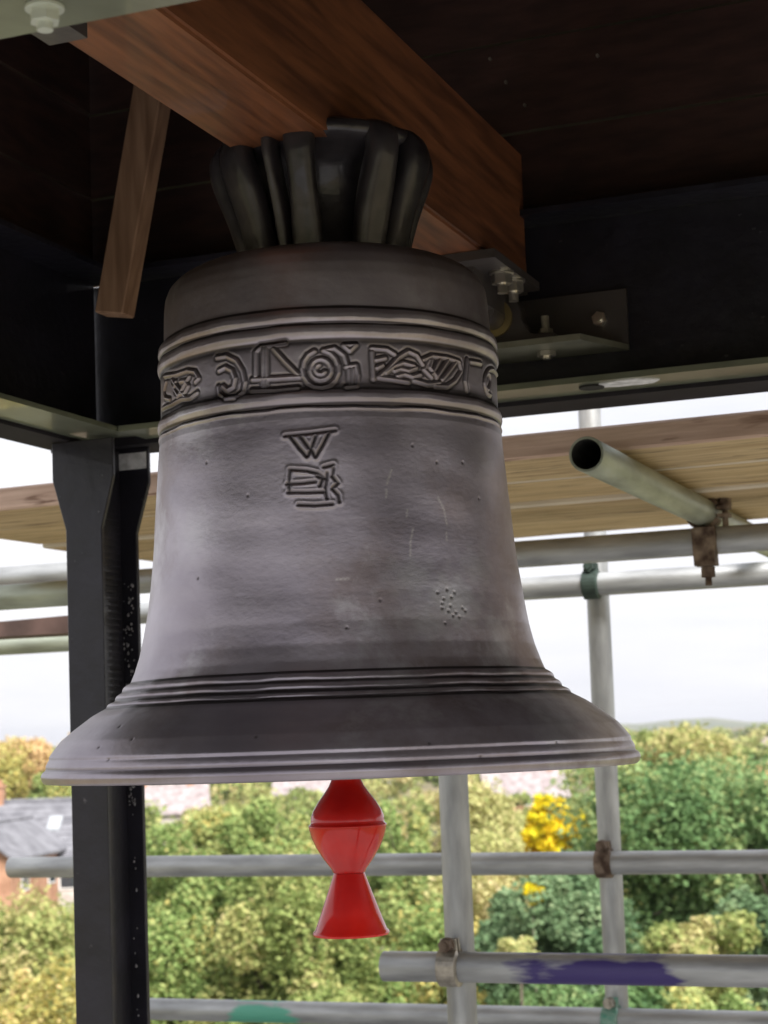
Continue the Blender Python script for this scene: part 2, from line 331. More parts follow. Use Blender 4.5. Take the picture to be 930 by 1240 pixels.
TREES = [
 (232, 968, 66, 1.9, 2.4, PALE, 20000, .19, 'pale yellow tree between the steel leg and the mottled green one', 50, 14, .5),
 (352, 956, 72, 2.2, 2.8, YGREEN, 22000, .21, 'soft green tree left of the clapper neck under the pale roof', 51, 14, .55),
 (430, 962, 64, 1.9, 2.8, PALE, 20000, .19, 'pale yellow green tree directly behind the clapper ball', 52, 14, .45),
 (628, 964, 84, 2.4, 2.6, PALE, 20000, .22, 'straw yellow tree in front of the mauve roofed house', 53, 14, .55),
 # px, top, d, rx, rz, mat, n, size, label, seed, lumps, bias
 (838, 860, 32, 2.6, 2.9, GREEN, 62000, .125, 'large dense green tree at the right, filling the view below the bell rim', 11, 26, .5),
 (958, 958, 30, 1.25, 2.3, GREEN, 22000, .12, 'green tree cut by the right edge of the picture below the horizon', 12, 14, .42),
 (815, 868, 75, 3.4, 2.6, OLIVE, 30000, .22, 'olive yellow treetop rising to the horizon just above the large green tree', 13, 16, .75),
 (930, 915, 60, 2.0, 2.2, AMBER, 14000, .18, 'tan pink treetop at the right edge below the far roofs', 14, 12, .85),
 (672, 1040, 25, 1.15, 1.4, BLUEGREEN, 34000, .10, 'blue green bushy tree between the two scaffold poles, above the purple sprayed tube', 15, 20, .45),
 (706, 932, 52, 1.45, 2.4, BLUEGREEN, 20000, .15, 'grey green tree behind the golden one, just left of the far scaffold pole', 16, 14, .6),
 (566, 938, 62, 2.6, 2.9, PALE, 30000, .19, 'pale yellow tree immediately behind the nearer scaffold pole', 17, 18, .55),
 (490, 952, 56, 1.7, 2.6, YGREEN, 20000, .17, 'yellow green tree just right of the red clapper ball', 18, 14, .62),
 (600, 1000, 44, 2.1, 3.0, PALE, 30000, .15, 'straw coloured leafy tree between the clapper and the blue green tree', 19, 18, .6),
 (275, 940, 44, 2.15, 2.4, YGREEN, 34000, .14, 'mottled green and yellow tree topping the view between steel leg and clapper', 20, 22, .42),
 (218, 1046, 30, 1.35, 2.0, YGREEN, 30000, .115, 'green and gold tree right beside the lower steel leg', 21, 18, .5),
 (330, 1030, 29, 1.7, 2.3, OLIVE, 44000, .115, 'broad olive green tree directly left of the clapper tail', 22, 26, .42),
 (470, 1075, 31, 1.6, 2.3, YGREEN, 34000, .12, 'yellow green tree directly below the clapper tail', 23, 20, .6),
 (42, 1040, 36, 1.75, 2.6, OLIVE, 38000, .13, 'tan and green tree at the bottom left in front of the slate roofed house', 24, 22, .68),
 (8, 1135, 25, 1.0, 1.9, AMBER, 22000, .10, 'brownish shrubby tree in the bottom left corner', 25, 16, .6),
 (105, 1120, 27, .9, 2.0, OLIVE, 18000, .105, 'olive tree mostly hidden behind the steel leg at the bottom', 26, 14, .6),
 (40, 877, 120, 3.6, 3.2, AMBER, 26000, .30, 'amber topped tree rising above the slate roofed house at the left', 27, 16, .75),
 (0, 905, 112, 2.4, 3.2, AMBER, 14000, .28, 'golden green tree at the left edge behind the slate roofed house', 28, 12, .5),
 (78, 912, 116, 3.0, 3.0, YGREEN, 20000, .28, 'green tree behind the house ridge, right of the amber topped tree', 29, 12, .7),
 (612, 1168, 23, 1.0, 1.3, GREEN, 24000, .095, 'low green tree under the purple sprayed tube, left of the far pole', 30, 16, .55),
 (560, 1120, 27, .75, 1.3, YGREEN, 16000, .10, 'yellowish green tree tucked behind the clamp on the nearer pole', 31, 12, .75),
 (835, 1090, 25, .85, .75, OLIVE, 15000, .10, 'gold tinged bush in front of the large green tree, above the lowest tubes', 32, 12, .72),
 (905, 1055, 27, .8, 1.2, BLUEGREEN, 15000, .11, 'fresh blue green bush at the right edge below the middle scaffold tube', 33, 12, .6),
 (745, 1145, 23, 1.0, 1.2, GREEN, 22000, .10, 'dark green bush low behind the far pole and its mint clamp', 34, 14, .35),
 (880, 1175, 22, 1.0, 1.2, YGREEN, 20000, .10, 'yellow green bush at the bottom right corner under the lowest tube', 35, 14, .55),
 (400, 1175, 22, 1.2, 1.3, OLIVE, 24000, .095, 'olive bush at the bottom between steel leg and nearer pole', 36, 14, .5),
]
for (px, top, d, rx, rz, m, n, s, lab, sd, lu, bi) in TREES:
    s *= .92; n = int(n*1.4)
    bush = 'bush' in lab
    tree(px, top, d, rx, rz, m, int(n*NL), s, lab, 'bush' if bush else 'tree', 'bush' if bush else 'tree', sd, lu, bi, 'trees and bushes below the tower')
# the golden tree: an upright tuft with side tufts
def golden():
    c = at(668, 958, 44); c.z -= .85
    ex = []
    for i, (px, py, r) in enumerate(((655, 985, .45), (643, 1010, .45), (672, 1008, .55), (695, 1000, .38), (709, 988, .32), (666, 970, .36), (716, 1003, .24), (660, 1022, .4))):
        q = at(px, py, 43.6)-Vector((c.x, c.y, 0)); ex.append(leaves(tuple(q), (r, r, r*.8), 1500, .13, 6, 200+i, .6))
    tree(668, 956, 44, .75, .95, GOLD, 8000, .13, 'bright golden yellow tree between the two scaffold poles', seed=40, lumps=10, bias=.55, extra=ex, group='trees and bushes below the tower')
golden()
tree(647, 1066, 24.2, .17, .16, GOLD, 900, .085, 'tiny bright yellow bush on top of the blue green tree', 'bush', 'bush', 41, 6, .6)
tree(622, 1128, 22.6, .33, .28, PALE, 3500, .085, 'small lime yellow bush low beside the nearer pole', 'bush', 'bush', 42, 8, .35)

# far woodland and hedges: one mass nobody could count
def far_wood():
    sets = []; rng = random.Random(3)
    for i in range(400):
        d = 150+850*rng.random()**1.3; x = rng.uniform(-.27, .27)*d if i < 260 else rng.choice((-1, 1))*rng.uniform(.27, .6)*d; r = rng.uniform(2.5, 5.0)*(1+d/1400)
        rz = min(r*.9, 4.6); z = rng.uniform(.35, .8)*rz+rng.uniform(0, 3.2)
        if 130 < d < 240: z = min(z, 2.2); rz = min(rz, 3)
        sets.append(leaves((x, d, z), (r*1.5, r, rz), 620, .55+d/900, 7, 500+i, rng.uniform(.25, .8)))
    return leaf_mesh('far_woodland', sets)
fw = link('far_woodland', far_wood(), [OLIVE]); fw['kind'] = 'stuff'; fw['label'] = 'hazy olive woodland and hedges out to the horizon'
def scrub():
    sets = []; rng = random.Random(5)
    for i in range(300):
        d = rng.uniform(38, 145); x = rng.uniform(-.24, .24)*d if i < 150 else rng.choice((-1, 1))*rng.uniform(.24, .62)*d; r = rng.uniform(1.6, 3.0)
        sets.append(leaves((x, d, rng.uniform(.6, 2.4)+r*.3), (r*1.5, r, r), 900, .22, 8, 900+i, rng.uniform(.3, .8)))
    return leaf_mesh('scrub', sets)
sc = link('scrub', scrub(), [YGREEN]); sc['kind'] = 'stuff'; sc['label'] = 'low tangled scrub between the trees and the houses'

# ================================================================== houses
def tiled(name, c, c2): return mat(name, c, .8, var=.25, vscale=1.4, color2=c2, bump=.4, bscale=6)
M['slate'] = tiled('grey_slate', (.15, .15, .17), (.20, .20, .22)); M['brownroof'] = tiled('brown_tile', (.22, .17, .15), (.30, .24, .21))
M['pinkroof'] = tiled('pinkish_tile', (.27, .22, .22), (.36, .31, .31))
M['brick'] = tiled('orange_brick', (.38, .19, .11), (.50, .28, .18)); M['render'] = tiled('pale_render', (.52, .46, .42), (.62, .57, .53))
M['slate_light'] = mat('rooflight_glass', (.34, .36, .38), .3); M['white'] = mat('white_paint', (.75, .75, .74), .5); M['pane'] = mat('window_glass', (.03, .04, .05), .08, spec=.8)
def house(px, ridge_y, d, length, depth, rise, label, roof, wall, yaw=0, chim=(.3,), rows=None, courses=0, skyl=()):
    c = at(px, ridge_y, d); zr = c.z; ze = zr-rise
    t = thing('house', Vector((c.x, c.y, 0)), label, 'house', 'houses beyond the trees', Matrix.Rotation(R(yaw), 3, 'Z'))
    l, w = length/2, depth/2; bm = BM()
    hexa(bm, [(-l,-w,-.2), (l,-w,-.2), (l,w,-.2), (-l,w,-.2), (-l,-w,ze), (l,-w,ze), (l,w,ze), (-l,w,ze)])
    for s in (-1, 1):
        v = [bm.verts.new(q) for q in ((s*l, -w, ze+.001), (s*l, w, ze+.001), (s*l, 0, zr-.06), (s*(l-.2), -w, ze+.001), (s*(l-.2), w, ze+.001), (s*(l-.2), 0, zr-.06))]
        bm.faces.new(v[:3]); bm.faces.new(v[3:]); bm.faces.new((v[0], v[2], v[5], v[3])); bm.faces.new((v[1], v[2], v[5], v[4]))
    part('wall', bm, wall, t, 'local')
    ov = .35; th = .14; sl = rise/w
    bm = BM()
    for s in (-1, 1):
        e = w+ov
        hexa(bm, [(-l-ov, 0, zr), (l+ov, 0, zr), (l+ov, s*e, zr-sl*e), (-l-ov, s*e, zr-sl*e),
                  (-l-ov, 0, zr+th), (l+ov, 0, zr+th), (l+ov, s*e, zr-sl*e+th), (-l-ov, s*e, zr-sl*e+th)])
    if courses:
        for k in range(courses):
            y = -(w+ov)*(k+.5)/courses; z = zr+sl*y+th
            hexa(bm, [(-l-ov, y-.02, z-.03), (l+ov, y-.02, z-.03), (l+ov, y+.02, z-.02), (-l-ov, y+.02, z-.02),
                      (-l-ov, y-.02, z+.035), (l+ov, y-.02, z+.035), (l+ov, y+.02, z+.03), (-l-ov, y+.02, z+.03)])
    cyl(bm, (-l-ov, 0, zr+th), (l+ov, 0, zr+th), .12, n=8)
    rf = part('roof', bm, roof, t, 'local')
    for f in chim:
        x = -l+2*l*f; bm = BM(); hexa(bm, [(x-.35, -.3, zr-.5), (x+.35, -.3, zr-.5), (x+.35, .3, zr-.5), (x-.35, .3, zr-.5), (x-.35, -.3, zr+.9), (x+.35, -.3, zr+.9), (x+.35, .3, zr+.9), (x-.35, .3, zr+.9)])
        hexa(bm, [(x-.42, -.37, zr+.9), (x+.42, -.37, zr+.9), (x+.42, .37, zr+.9), (x-.42, .37, zr+.9), (x-.42, -.37, zr+1.02), (x+.42, -.37, zr+1.02), (x+.42, .37, zr+1.02), (x-.42, .37, zr+1.02)])
        for q in (-.17, .17): cyl(bm, (x+q, 0, zr+1.02), (x+q, 0, zr+1.32), .1, .085, 8)
        part('chimney', bm, M['brick'], rf, 'local')
    for (fx, fy) in skyl:
        x = -l+2*l*fx; y = -w*fy; z = zr+sl*y+th; bm = BM()
        hexa(bm, [(x-.35, y-.5, z-sl*.5), (x+.35, y-.5, z-sl*.5), (x+.35, y+.5, z+sl*.5), (x-.35, y+.5, z+sl*.5), (x-.35, y-.5, z-sl*.5+.1), (x+.35, y-.5, z-sl*.5+.1), (x+.35, y+.5, z+sl*.5+.1), (x-.35, y+.5, z+sl*.5+.1)])
        part('roof_window', bm, M['slate_light'], rf, 'local')
    nwin = max(2, int(length/3)); 
    for fl in (0, 1):
        for i in range(nwin):
            x = -l+length*(i+.5)/nwin; z = ze*(.22+.48*fl)
            bm = BM(); hexa(bm, [(x-.55, -w-.05, z-.05), (x+.55, -w-.05, z-.05), (x+.55, -w+.05, z-.05), (x-.55, -w+.05, z-.05), (x-.55, -w-.05, z+1.1), (x+.55, -w-.05, z+1.1), (x+.55, -w+.05, z+1.1), (x-.55, -w+.05, z+1.1)])
            f = part('window', bm, M['white'], t, 'local')
            bm = BM(); hexa(bm, [(x-.46, -w-.06, z+.04), (x+.46, -w-.06, z+.04), (x+.46, -w-.02, z+.04), (x-.46, -w-.02, z+.04), (x-.46, -w-.06, z+1.01), (x+.46, -w-.06, z+1.01), (x+.46, -w-.02, z+1.01), (x-.46, -w-.02, z+1.01)])
            part('pane', bm, M['pane'], f, 'local')
    return t
h1 = house(62, 972, 98, 7.2, 8.4, 2.7, 'slate roofed house with rooflight at the left below the amber tree', M['slate'], M['render'], yaw=-2, chim=(.1,), courses=11, skyl=((.58, .45),))
house(3, 998, 91, 8.0, 3.6, 1.35, 'orange brick gable end at the left edge in front of the slate roofed house', M['slate'], M['brick'], yaw=82, chim=())
house(202, 952, 190, 8, 8, 2.6, 'pinkish roofed house glimpsed right of the steel leg under the bell rim', M['pinkroof'], M['render'], yaw=8, chim=(.2, .8), skyl=())
house(372, 942, 260, 9, 8, 2.6, 'pale roofed house glimpsed left of the clapper neck', M['pinkroof'], M['render'], yaw=-6, chim=(.5,))
house(632, 934, 210, 9, 8, 2.8, 'mauve roofed house behind the golden tree under the bell rim', M['pinkroof'], M['brick'], yaw=4, chim=(.85,))
house(966, 893, 300, 12, 9, 2.6, 'long brown roofed house at the right edge near the horizon', M['brownroof'], M['render'], yaw=-3, chim=(.3, .7))

# ================================================================== scaffold tubes, boards, couplers
TR = .02415
def tube(name, p0, p1, m, label, n=28, dent=0):
    p0, p1 = Vector(p0), Vector(p1); ln = (p1-p0).length; u, v, d = basis(p1-p0)
    rot = Matrix((u, v, d)).transposed()
    bm = lathe([(TR-.0036, 0), (TR-.0006, 0), (TR, .0012), (TR, ln*.25), (TR, ln*.5), (TR, ln*.75), (TR, ln-.0012), (TR-.0006, ln), (TR-.0036, ln)], n, close=True)
    for f in bm.faces:
        if all((v_.co.x**2+v_.co.y**2)**.5 < TR-.003 for v_ in f.verts): f.material_index = 1
    bmesh.ops.recalc_face_normals(bm, faces=bm.faces)
    return lone(name, bm, [m, M['tube_dark']], p0, label, 'scaffold tube', 'scaffold tubes round the tower', rot, smooth=True, auto=True, local=True)
def along(p, d, px):                    # walk from p in direction d until the picture column is px
    lo, hi = -6.0, 6.0; s = 1 if proj(p+d*.5)[0] > proj(p)[0] else -1
    for _ in range(60):
        mid = (lo+hi)/2; q = p+d*mid
        x = proj(q)[0] if (q-ORG).dot(CAMR @ Vector((0, 0, -1))) > .1 else (1e9*s)
        if (x-px)*s > 0: hi = mid
        else: lo = mid
    return p+d*((lo+hi)/2)
DECK_Z = CZ-1.5
trans0 = at(710, 550, 2.40)                                  # near end of the transom that carries the boards
zt = trans0.z-CZ
led = at_z(720, 665, zt-2*TR-.001)
def ledger(name, p, x0, x1, m, label, name_='scaffold_tube'):
    return tube(name_, along(p, B, x0), along(p, B, x1), m, label)
ledger('', led, 150, 1010, M['galv'], 'upper horizontal tube at the right, carrying the boards, with the rusty swivel clamp')
tube('scaffold_tube', trans0, trans0+A*1.75, M['galv_green'], 'open ended tube with a black mouth poking out toward the bell under the boards')
std_r = at(737, 1000, 3.86); std_m = at(553, 1050, 3.0)
def standard(p, z0, z1, m, label): tube('scaffold_tube', (p.x, p.y, z0), (p.x, p.y, z1), m, label)
standard(std_r, DECK_Z, CZ+1.25, M['galv'], 'farther upright pole at the right, crossing the horizontal tubes')
standard(std_m, DECK_Z, CZ+.28, M['galv'], 'nearer and thicker looking upright pole behind the right half of the bell rim')
def front_of(p, off=2*TR+.001): return p-A*off
def ledger_at(p_std, py, label, m, x0, x1, near=True):
    q = front_of(p_std); z = 0
    lo, hi = -1.3, 1.3
    for _ in range(50):
        mid = (lo+hi)/2; y = proj((q.x, q.y, CZ+mid))[1]
        if y < py: hi = mid
        else: lo = mid
    p = Vector((q.x, q.y, CZ+lo)); tube('scaffold_tube', along(p, B, x0), along(p, B, x1), m, label); return p
L_mid = ledger_at(std_r, 1045, 'long middle horizontal tube crossing the whole view behind the clapper', M['galv'], 13, 1000)
L_low = ledger_at(std_r, 1235, 'lowest horizontal tube with a mint green paint smear', M['galv_mint'], 140, 1000)
L_up = ledger_at(std_r, 708, 'thin horizontal tube against the sky just below the board level tube', M['galv'], 150, 1000)
L_front = ledger_at(std_m, 1171, 'short ended front tube with a purple paint stripe at the bottom right', M['galv_purple'], 465, 1000)
std_l = at(112, 1046, 4.45)
std_l = along(L_mid, B, 104)+A*(2*TR+.001)
standard(std_l, DECK_Z, CZ+.26, M['galv'], 'upright pole hidden behind the black steel leg')
# left hand tubes and bar
pl = at(40, 721, 3.42); tube('scaffold_tube', along(pl, B, -160), along(pl, B, 128), M['galv_green'], 'green stained tube at the left, running under the pale one')
pl = at(40, 697, 3.95); tube('scaffold_tube', along(pl, B, -160), along(pl, B, 135), M['galv'], 'pale tube at the left, directly beneath the boards')
pl = at(40, 779, 4.3); tube('scaffold_tube', along(pl, B, -160), along(pl, B, 135), M['galv_green'], 'lowest of the three left hand tubes, below the brown timber')
bm = BM(); q0 = along(at(40, 758, 3.9), B, -160); q1 = along(at(40, 758, 3.9), B, 128)
hexa(bm, [q0+Z*-.018, q1+Z*-.02, q1+A*.1+Z*-.02, q0+A*.1+Z*-.018, q0+Z*.006, q1+Z*.02, q1+A*.1+Z*.02, q0+A*.1+Z*.006])
lone('scaffold_timber', bm, mat('dark_wet_timber', (.10, .06, .05), .8, var=.4, vscale=9, bump=.5), q0, 'dark brown wedge of timber lying on the lowest left tube', 'timber', bevel=.003)

# boards
def wood(name, c1, c2, knots=True, dark=(.10, .06, .03)):
    m = mat(name, c1, .8, var=.2, vscale=3, stretch=(1.2, 16, 16), color2=c2, bump=.7, bscale=9)
    t = m.node_tree
    tc = N(t, 'ShaderNodeTexCoord'); mp = N(t, 'ShaderNodeMapping'); mp.inputs['Scale'].default_value = (2.2, 26, 26)
    nz = N(t, 'ShaderNodeTexNoise'); nz.inputs['Scale'].default_value = 2.2; nz.inputs['Detail'].default_value = 8; nz.inputs['Distortion'].default_value = 1.6
    mr = N(t, 'ShaderNodeMapRange'); mr.inputs[1].default_value = .56; mr.inputs[2].default_value = .7
    t.links.new(tc.outputs['Object'], mp.inputs[0]); t.links.new(mp.outputs[0], nz.inputs[0]); t.links.new(nz.outputs[0], mr.inputs[0])
    mixin(m, mr.outputs[0], dark); return m
M['board'] = wood('weathered_board', (.52, .36, .19), (.62, .47, .27)); M['board_edge'] = wood('sawn_board_edge', (.56, .38, .29), (.70, .51, .41), dark=(.22, .13, .09))
M['board2'] = wood('ochre_board', (.56, .39, .19), (.64, .48, .27)); M['arris'] = mat('lit_board_edge', (.62, .55, .44), .8, var=.1)  # arris: light caught on the edges, put into a paler colour
zb = zt+TR+.006
e0 = at_z(620, 558.5, zb)
labels = ['nearest scaffold board, its pinkish sawn edge facing the bell', 'second scaffold board back from the bell',
          'third scaffold board back, a pale line of edge showing below it', 'farthest scaffold board, resting above the upper tube']
offs = 0
AB = R(23.5); BS = Vector((math.cos(AB), -math.sin(AB), 0)); FRAME_S = Matrix(((BS.x, math.sin(AB), 0), (BS.y, math.cos(AB), 0), (0, 0, 1)))
for k in range(4):
    wdt = (.232, .255, .27, .25)[k]; dz = (0, .001, -.0055, -.001)[k]; a0 = offs; offs += wdt+.006
    s0 = along(e0, BS, -150) if k == 0 else s0
    ln = 4.6; bm = BM(); rnd = random.Random(60+k); nseg = 46; prev = None
    for i in range(nseg+1):
        x = ln*i/nseg; e = rnd.uniform(-.0012, .0012); f = rnd.uniform(-.0012, .0012); tz = .0016*math.sin(x*2.1+k)
        row = [bm.verts.new(q) for q in ((x, a0+.004+e, dz+tz), (x, a0+wdt-.004, dz+f+tz), (x, a0+wdt, dz+.004+tz), (x, a0+wdt, dz+.034+tz), (x, a0+wdt-.004, dz+.038+tz), (x, a0+.004, dz+.038+tz), (x, a0+e, dz+.034+tz), (x, a0+e, dz+.004+tz))]
        if prev:
            for j in range(8):
                fc = bm.faces.new((prev[j], prev[(j+1) % 8], row[(j+1) % 8], row[j])); fc.material_index = 1 if j in (5, 6, 7) else 0
        else: bm.faces.new(row)
        prev = row
    bm.faces.new(prev[::-1]); bmesh.ops.recalc_face_normals(bm, faces=bm.faces)
    lone('scaffold_board', bm, [M['board2'] if k % 2 else M['board'], M['board_edge'] if k == 0 else M['arris']], s0+B*(k*.0), labels[k], 'scaffold board', 'scaffold boards beside the tower', FRAME_S, local=True)

# couplers
def band(bm, c, axis, r0, th, wd, a0=0, a1=2*math.pi, n=22, ref=None):
    d = Vector(axis).normalized(); u = (Vector(ref)-d*Vector(ref).dot(d)).normalized(); v = d.cross(u); full = abs(a1-a0-2*math.pi) < .01
    prev = first = None
    for i in range(n+(0 if full else 1)):
        t = a0+(a1-a0)*i/n; e = u*math.cos(t)+v*math.sin(t)
        row = [bm.verts.new(c+e*rr+d*ww) for rr, ww in ((r0, -wd/2), (r0+th, -wd/2*.85), (r0+th, wd/2*.85), (r0, wd/2))]
        if prev:
            for k in range(4): bm.faces.new((prev[k], prev[(k+1) % 4], row[(k+1) % 4], row[k]))
        else: first = row
        prev = row
    if full:
        for k in range(4): bm.faces.new((prev[k], prev[(k+1) % 4], first[(k+1) % 4], first[k]))
    else: bm.faces.new(first); bm.faces.new(prev[::-1])
def coupler(ca, da, cb, db, m, label, side=1, updir=None, boltm=None):
    """ca/da the tube the flap closes on (nearer), cb/db the other tube"""
    ca, cb = Vector(ca), Vector(cb); n = (ca-cb).normalized(); da, db = Vector(da).normalized(), Vector(db).normalized()
    t = thing('coupler', (ca+cb)/2, label, 'scaffold clamp', 'clamps on the scaffold tubes')
    bm = BM(); band(bm, ca, da, TR+.0005, .0065, .036, R(25), R(335), ref=n.cross(da)*-side)
    part('flap', bm, m, t, bevel=.001)
    bm = BM(); band(bm, cb, db, TR+.0005, .0065, .036, R(25), R(335), ref=n.cross(db))
    part('saddle', bm, m, t, bevel=.001)
    boltm = boltm or m
    for (c, d, s) in ((ca, da, -side), (cb, db, 1)):
        sdir = n.cross(d).normalized()*s       # where the mouth of the band is
        p = c+sdir*(TR+.012)
        bm = BM(); cyl(bm, p-n*.030, p+n*.030, .0055, n=10)
        if True:
            cyl(bm, p+n*.010-d*.0, p+n*.015, .0125, .0125, 14)
        part('bolt', bm, boltm, t, smooth=True, auto=True)
        bm = BM(); hexnut(bm, p+n*.015, n, .0115, .011); part('nut', bm, boltm, t)
        bm = BM()
        u = d; o_ = p
        for sg in (-1, 1):
            q = o_+n*(.007*sg)
            hexa(bm, [q-sdir*.012-u*.015-n*.003, q+sdir*.009-u*.013-n*.003, q+sdir*.009+u*.013-n*.003, q-sdir*.012+u*.015-n*.003,
                      q-sdir*.012-u*.015+n*.003, q+sdir*.009-u*.013+n*.003, q+sdir*.009+u*.013+n*.003, q-sdir*.012+u*.015+n*.003])
        part('lug', bm, m, t, bevel=.001)
def on(p, x): return along(p, B, x)
def clamp_std(Lp, std, m, label, side=-1, boltm=None):
    ca = Vector((std.x, std.y, Lp.z))-A*(2*TR+.001)-Vector((0, 0, 0)); 
    coupler(ca, B, Vector((std.x, std.y, Lp.z)), Z, m, label, side, boltm=boltm)
clamp_std(L_mid, std_r, M['rust'], 'rust brown clamp joining the middle tube to the farther pole')
clamp_std(L_low, std_r, M['green_fit'], 'mint green clamp on the lowest tube at the farther pole', boltm=M['zinc'])
clamp_std(L_up, std_r, M['dark_fit'], 'dark clamp joining the thin sky level tube to the farther pole')
clamp_std(L_front, std_m, M['zinc'], 'worn clamp joining the purple striped tube to the nearer pole', boltm=M['rust'])
clamp_std(L_mid, std_l, M['rust'], 'dark rusty clamp half hidden by the steel leg at the left')
tx = along(trans0, A, 862)
cc = Vector((tx.x, tx.y, tx.z)); s_led = (cc-led).dot(B); tA = (led-trans0).dot(A)
cross_t = trans0+A*tA
coupler(cross_t, A, Vector((cross_t.x, cross_t.y, led.z)), B, M['rust'], 'rusty clamp with a long downward bolt under the open ended tube', boltm=M['rust'])
bm = BM(); pb = Vector((cross_t.x, cross_t.y, led.z))-A*.012+B*.004
cyl(bm, pb-Z*.018, pb-Z*.078, .0060, n=10); hexnut(bm, pb-Z*.046, -Z, .0120, .018)
hexa(bm, [pb+B*-.018-A*.03-Z*.045, pb+B*.018-A*.03-Z*.045, pb+B*.018+A*.006-Z*.045, pb+B*-.018+A*.006-Z*.045,
          pb+B*-.02-A*.034+Z*.02, pb+B*.02-A*.034+Z*.02, pb+B*.02-A*.014+Z*.02, pb+B*-.02-A*.014+Z*.02])
part('stirrup', bm, M['rust'], bpy.data.objects[[o.name for o in COL.objects if o.name.startswith('coupler')][-1]], bevel=.002)

# ================================================================== tower roof under the frame (out of frame, carries legs and poles)
bm = BM(); fbox(bm, -3.2, 4.6, -3.2, 1.9, -1.9, -1.5)
lone('tower_roof', bm, mat('weathered_lead', (.24, .235, .23), .8, var=.15, vscale=2), W(.7, -.6, -1.9), None, None, kind='structure')
bm = BM(); fbox(bm, -3.1, 4.5, -3.1, 1.8, -11.2, -1.9)
lone('tower', bm, mat('tower_stone', (.34, .30, .24), .9, var=.25, vscale=3, bump=.6, bscale=8), W(.7, -.6, -11), 'pale stone tower body under the bell frame', 'tower')

# ================================================================== bell frame
A_FAR, A_NEAR, B_L, B_R = 2.364, .900, -1.354, .55  # right side set wide, out of view, to shut out side light
ZF0, ZF1 = .447, .69
fr = thing('bell_support', W(A_FAR, B_L, -1.5), 'black painted steel bell frame of beams and legs round the bell', 'bell frame')
def beam_set(which):
    bmw, bmf, bmo = BM(), BM(), BM()
    if which in ('far', 'near'):
        a, s = (A_FAR, 1) if which == 'far' else (A_NEAR, -1)
        lo, hi = B_L-.10, B_R+.10
        def bx(bm, d0, d1, z0, z1, l=lo, h=hi): fbox(bm, min(a+s*d0, a+s*d1), max(a+s*d0, a+s*d1), l, h, z0, z1)
        bx(bmw, 0, .009, ZF0+.0085, ZF1-.0085); bx(bmf, -.064, .02, ZF0, ZF0+.008, B_L+.066, B_R-.066); bx(bmw, -.062, .02, ZF1-.008, ZF1, B_L+.064, B_R-.064)
        bx(bmo, .022, .109, ZF0-.006, ZF0+.012)
    else:
        b, s = (B_L, -1) if which == 'left' else (B_R, 1)
        lo, hi = A_NEAR+.011, A_FAR-.011
        def bx(bm, d0, d1, z0, z1, l=lo, h=hi): fbox(bm, l, h, min(b+s*d0, b+s*d1), max(b+s*d0, b+s*d1), z0, z1)
        bx(bmw, 0, .009, ZF0+.0085, ZF1-.0085); bx(bmf, -.064, .02, ZF0+.0005, ZF0+.0075); bx(bmw, -.062, .02, ZF1-.009, ZF1-.001)
        bx(bmo, .022, .090, ZF0-.005, ZF0+.011, A_NEAR-.02, A_FAR+.02)
    w_ = part('beam', bmw, M['paint_black'], fr, bevel=.001)
    part('flange', bmf, M['flange'], w_, bevel=.001); part('packing_bar', bmo, M['paint_matte'], w_, bevel=.001)
for k in ('far', 'left', 'right', 'near'): beam_set(k)
# chipped patch with a bolt hole on the far flange
bm = BM(); q = at_z(748, 452, ZF0-.002); aa, bb = q.dot(A), q.dot(B)
rnd = random.Random(4); vs = []
for i in range(14):
    t = 2*math.pi*i/14; r = rnd.uniform(.75, 1.1); vs.append(bm.verts.new(W(2.33+.026*r*math.sin(t), bb+.045*r*math.cos(t), ZF0-.0015)))
top = [bm.verts.new(v.co+Vector((0, 0, .003))) for v in vs]
bm.faces.new(vs); bm.faces.new(top[::-1])
for i in range(14): bm.faces.new((vs[i], vs[(i+1) % 14], top[(i+1) % 14], top[i]))
part('scraped_patch', bm, M['chip'], fr)
bm = BM(); cyl(bm, W(2.332, bb-.055, ZF0-.003), W(2.332, bb-.055, ZF0+.004), .017, n=18); part('bolt_hole', bm, M['tube_dark'], fr)
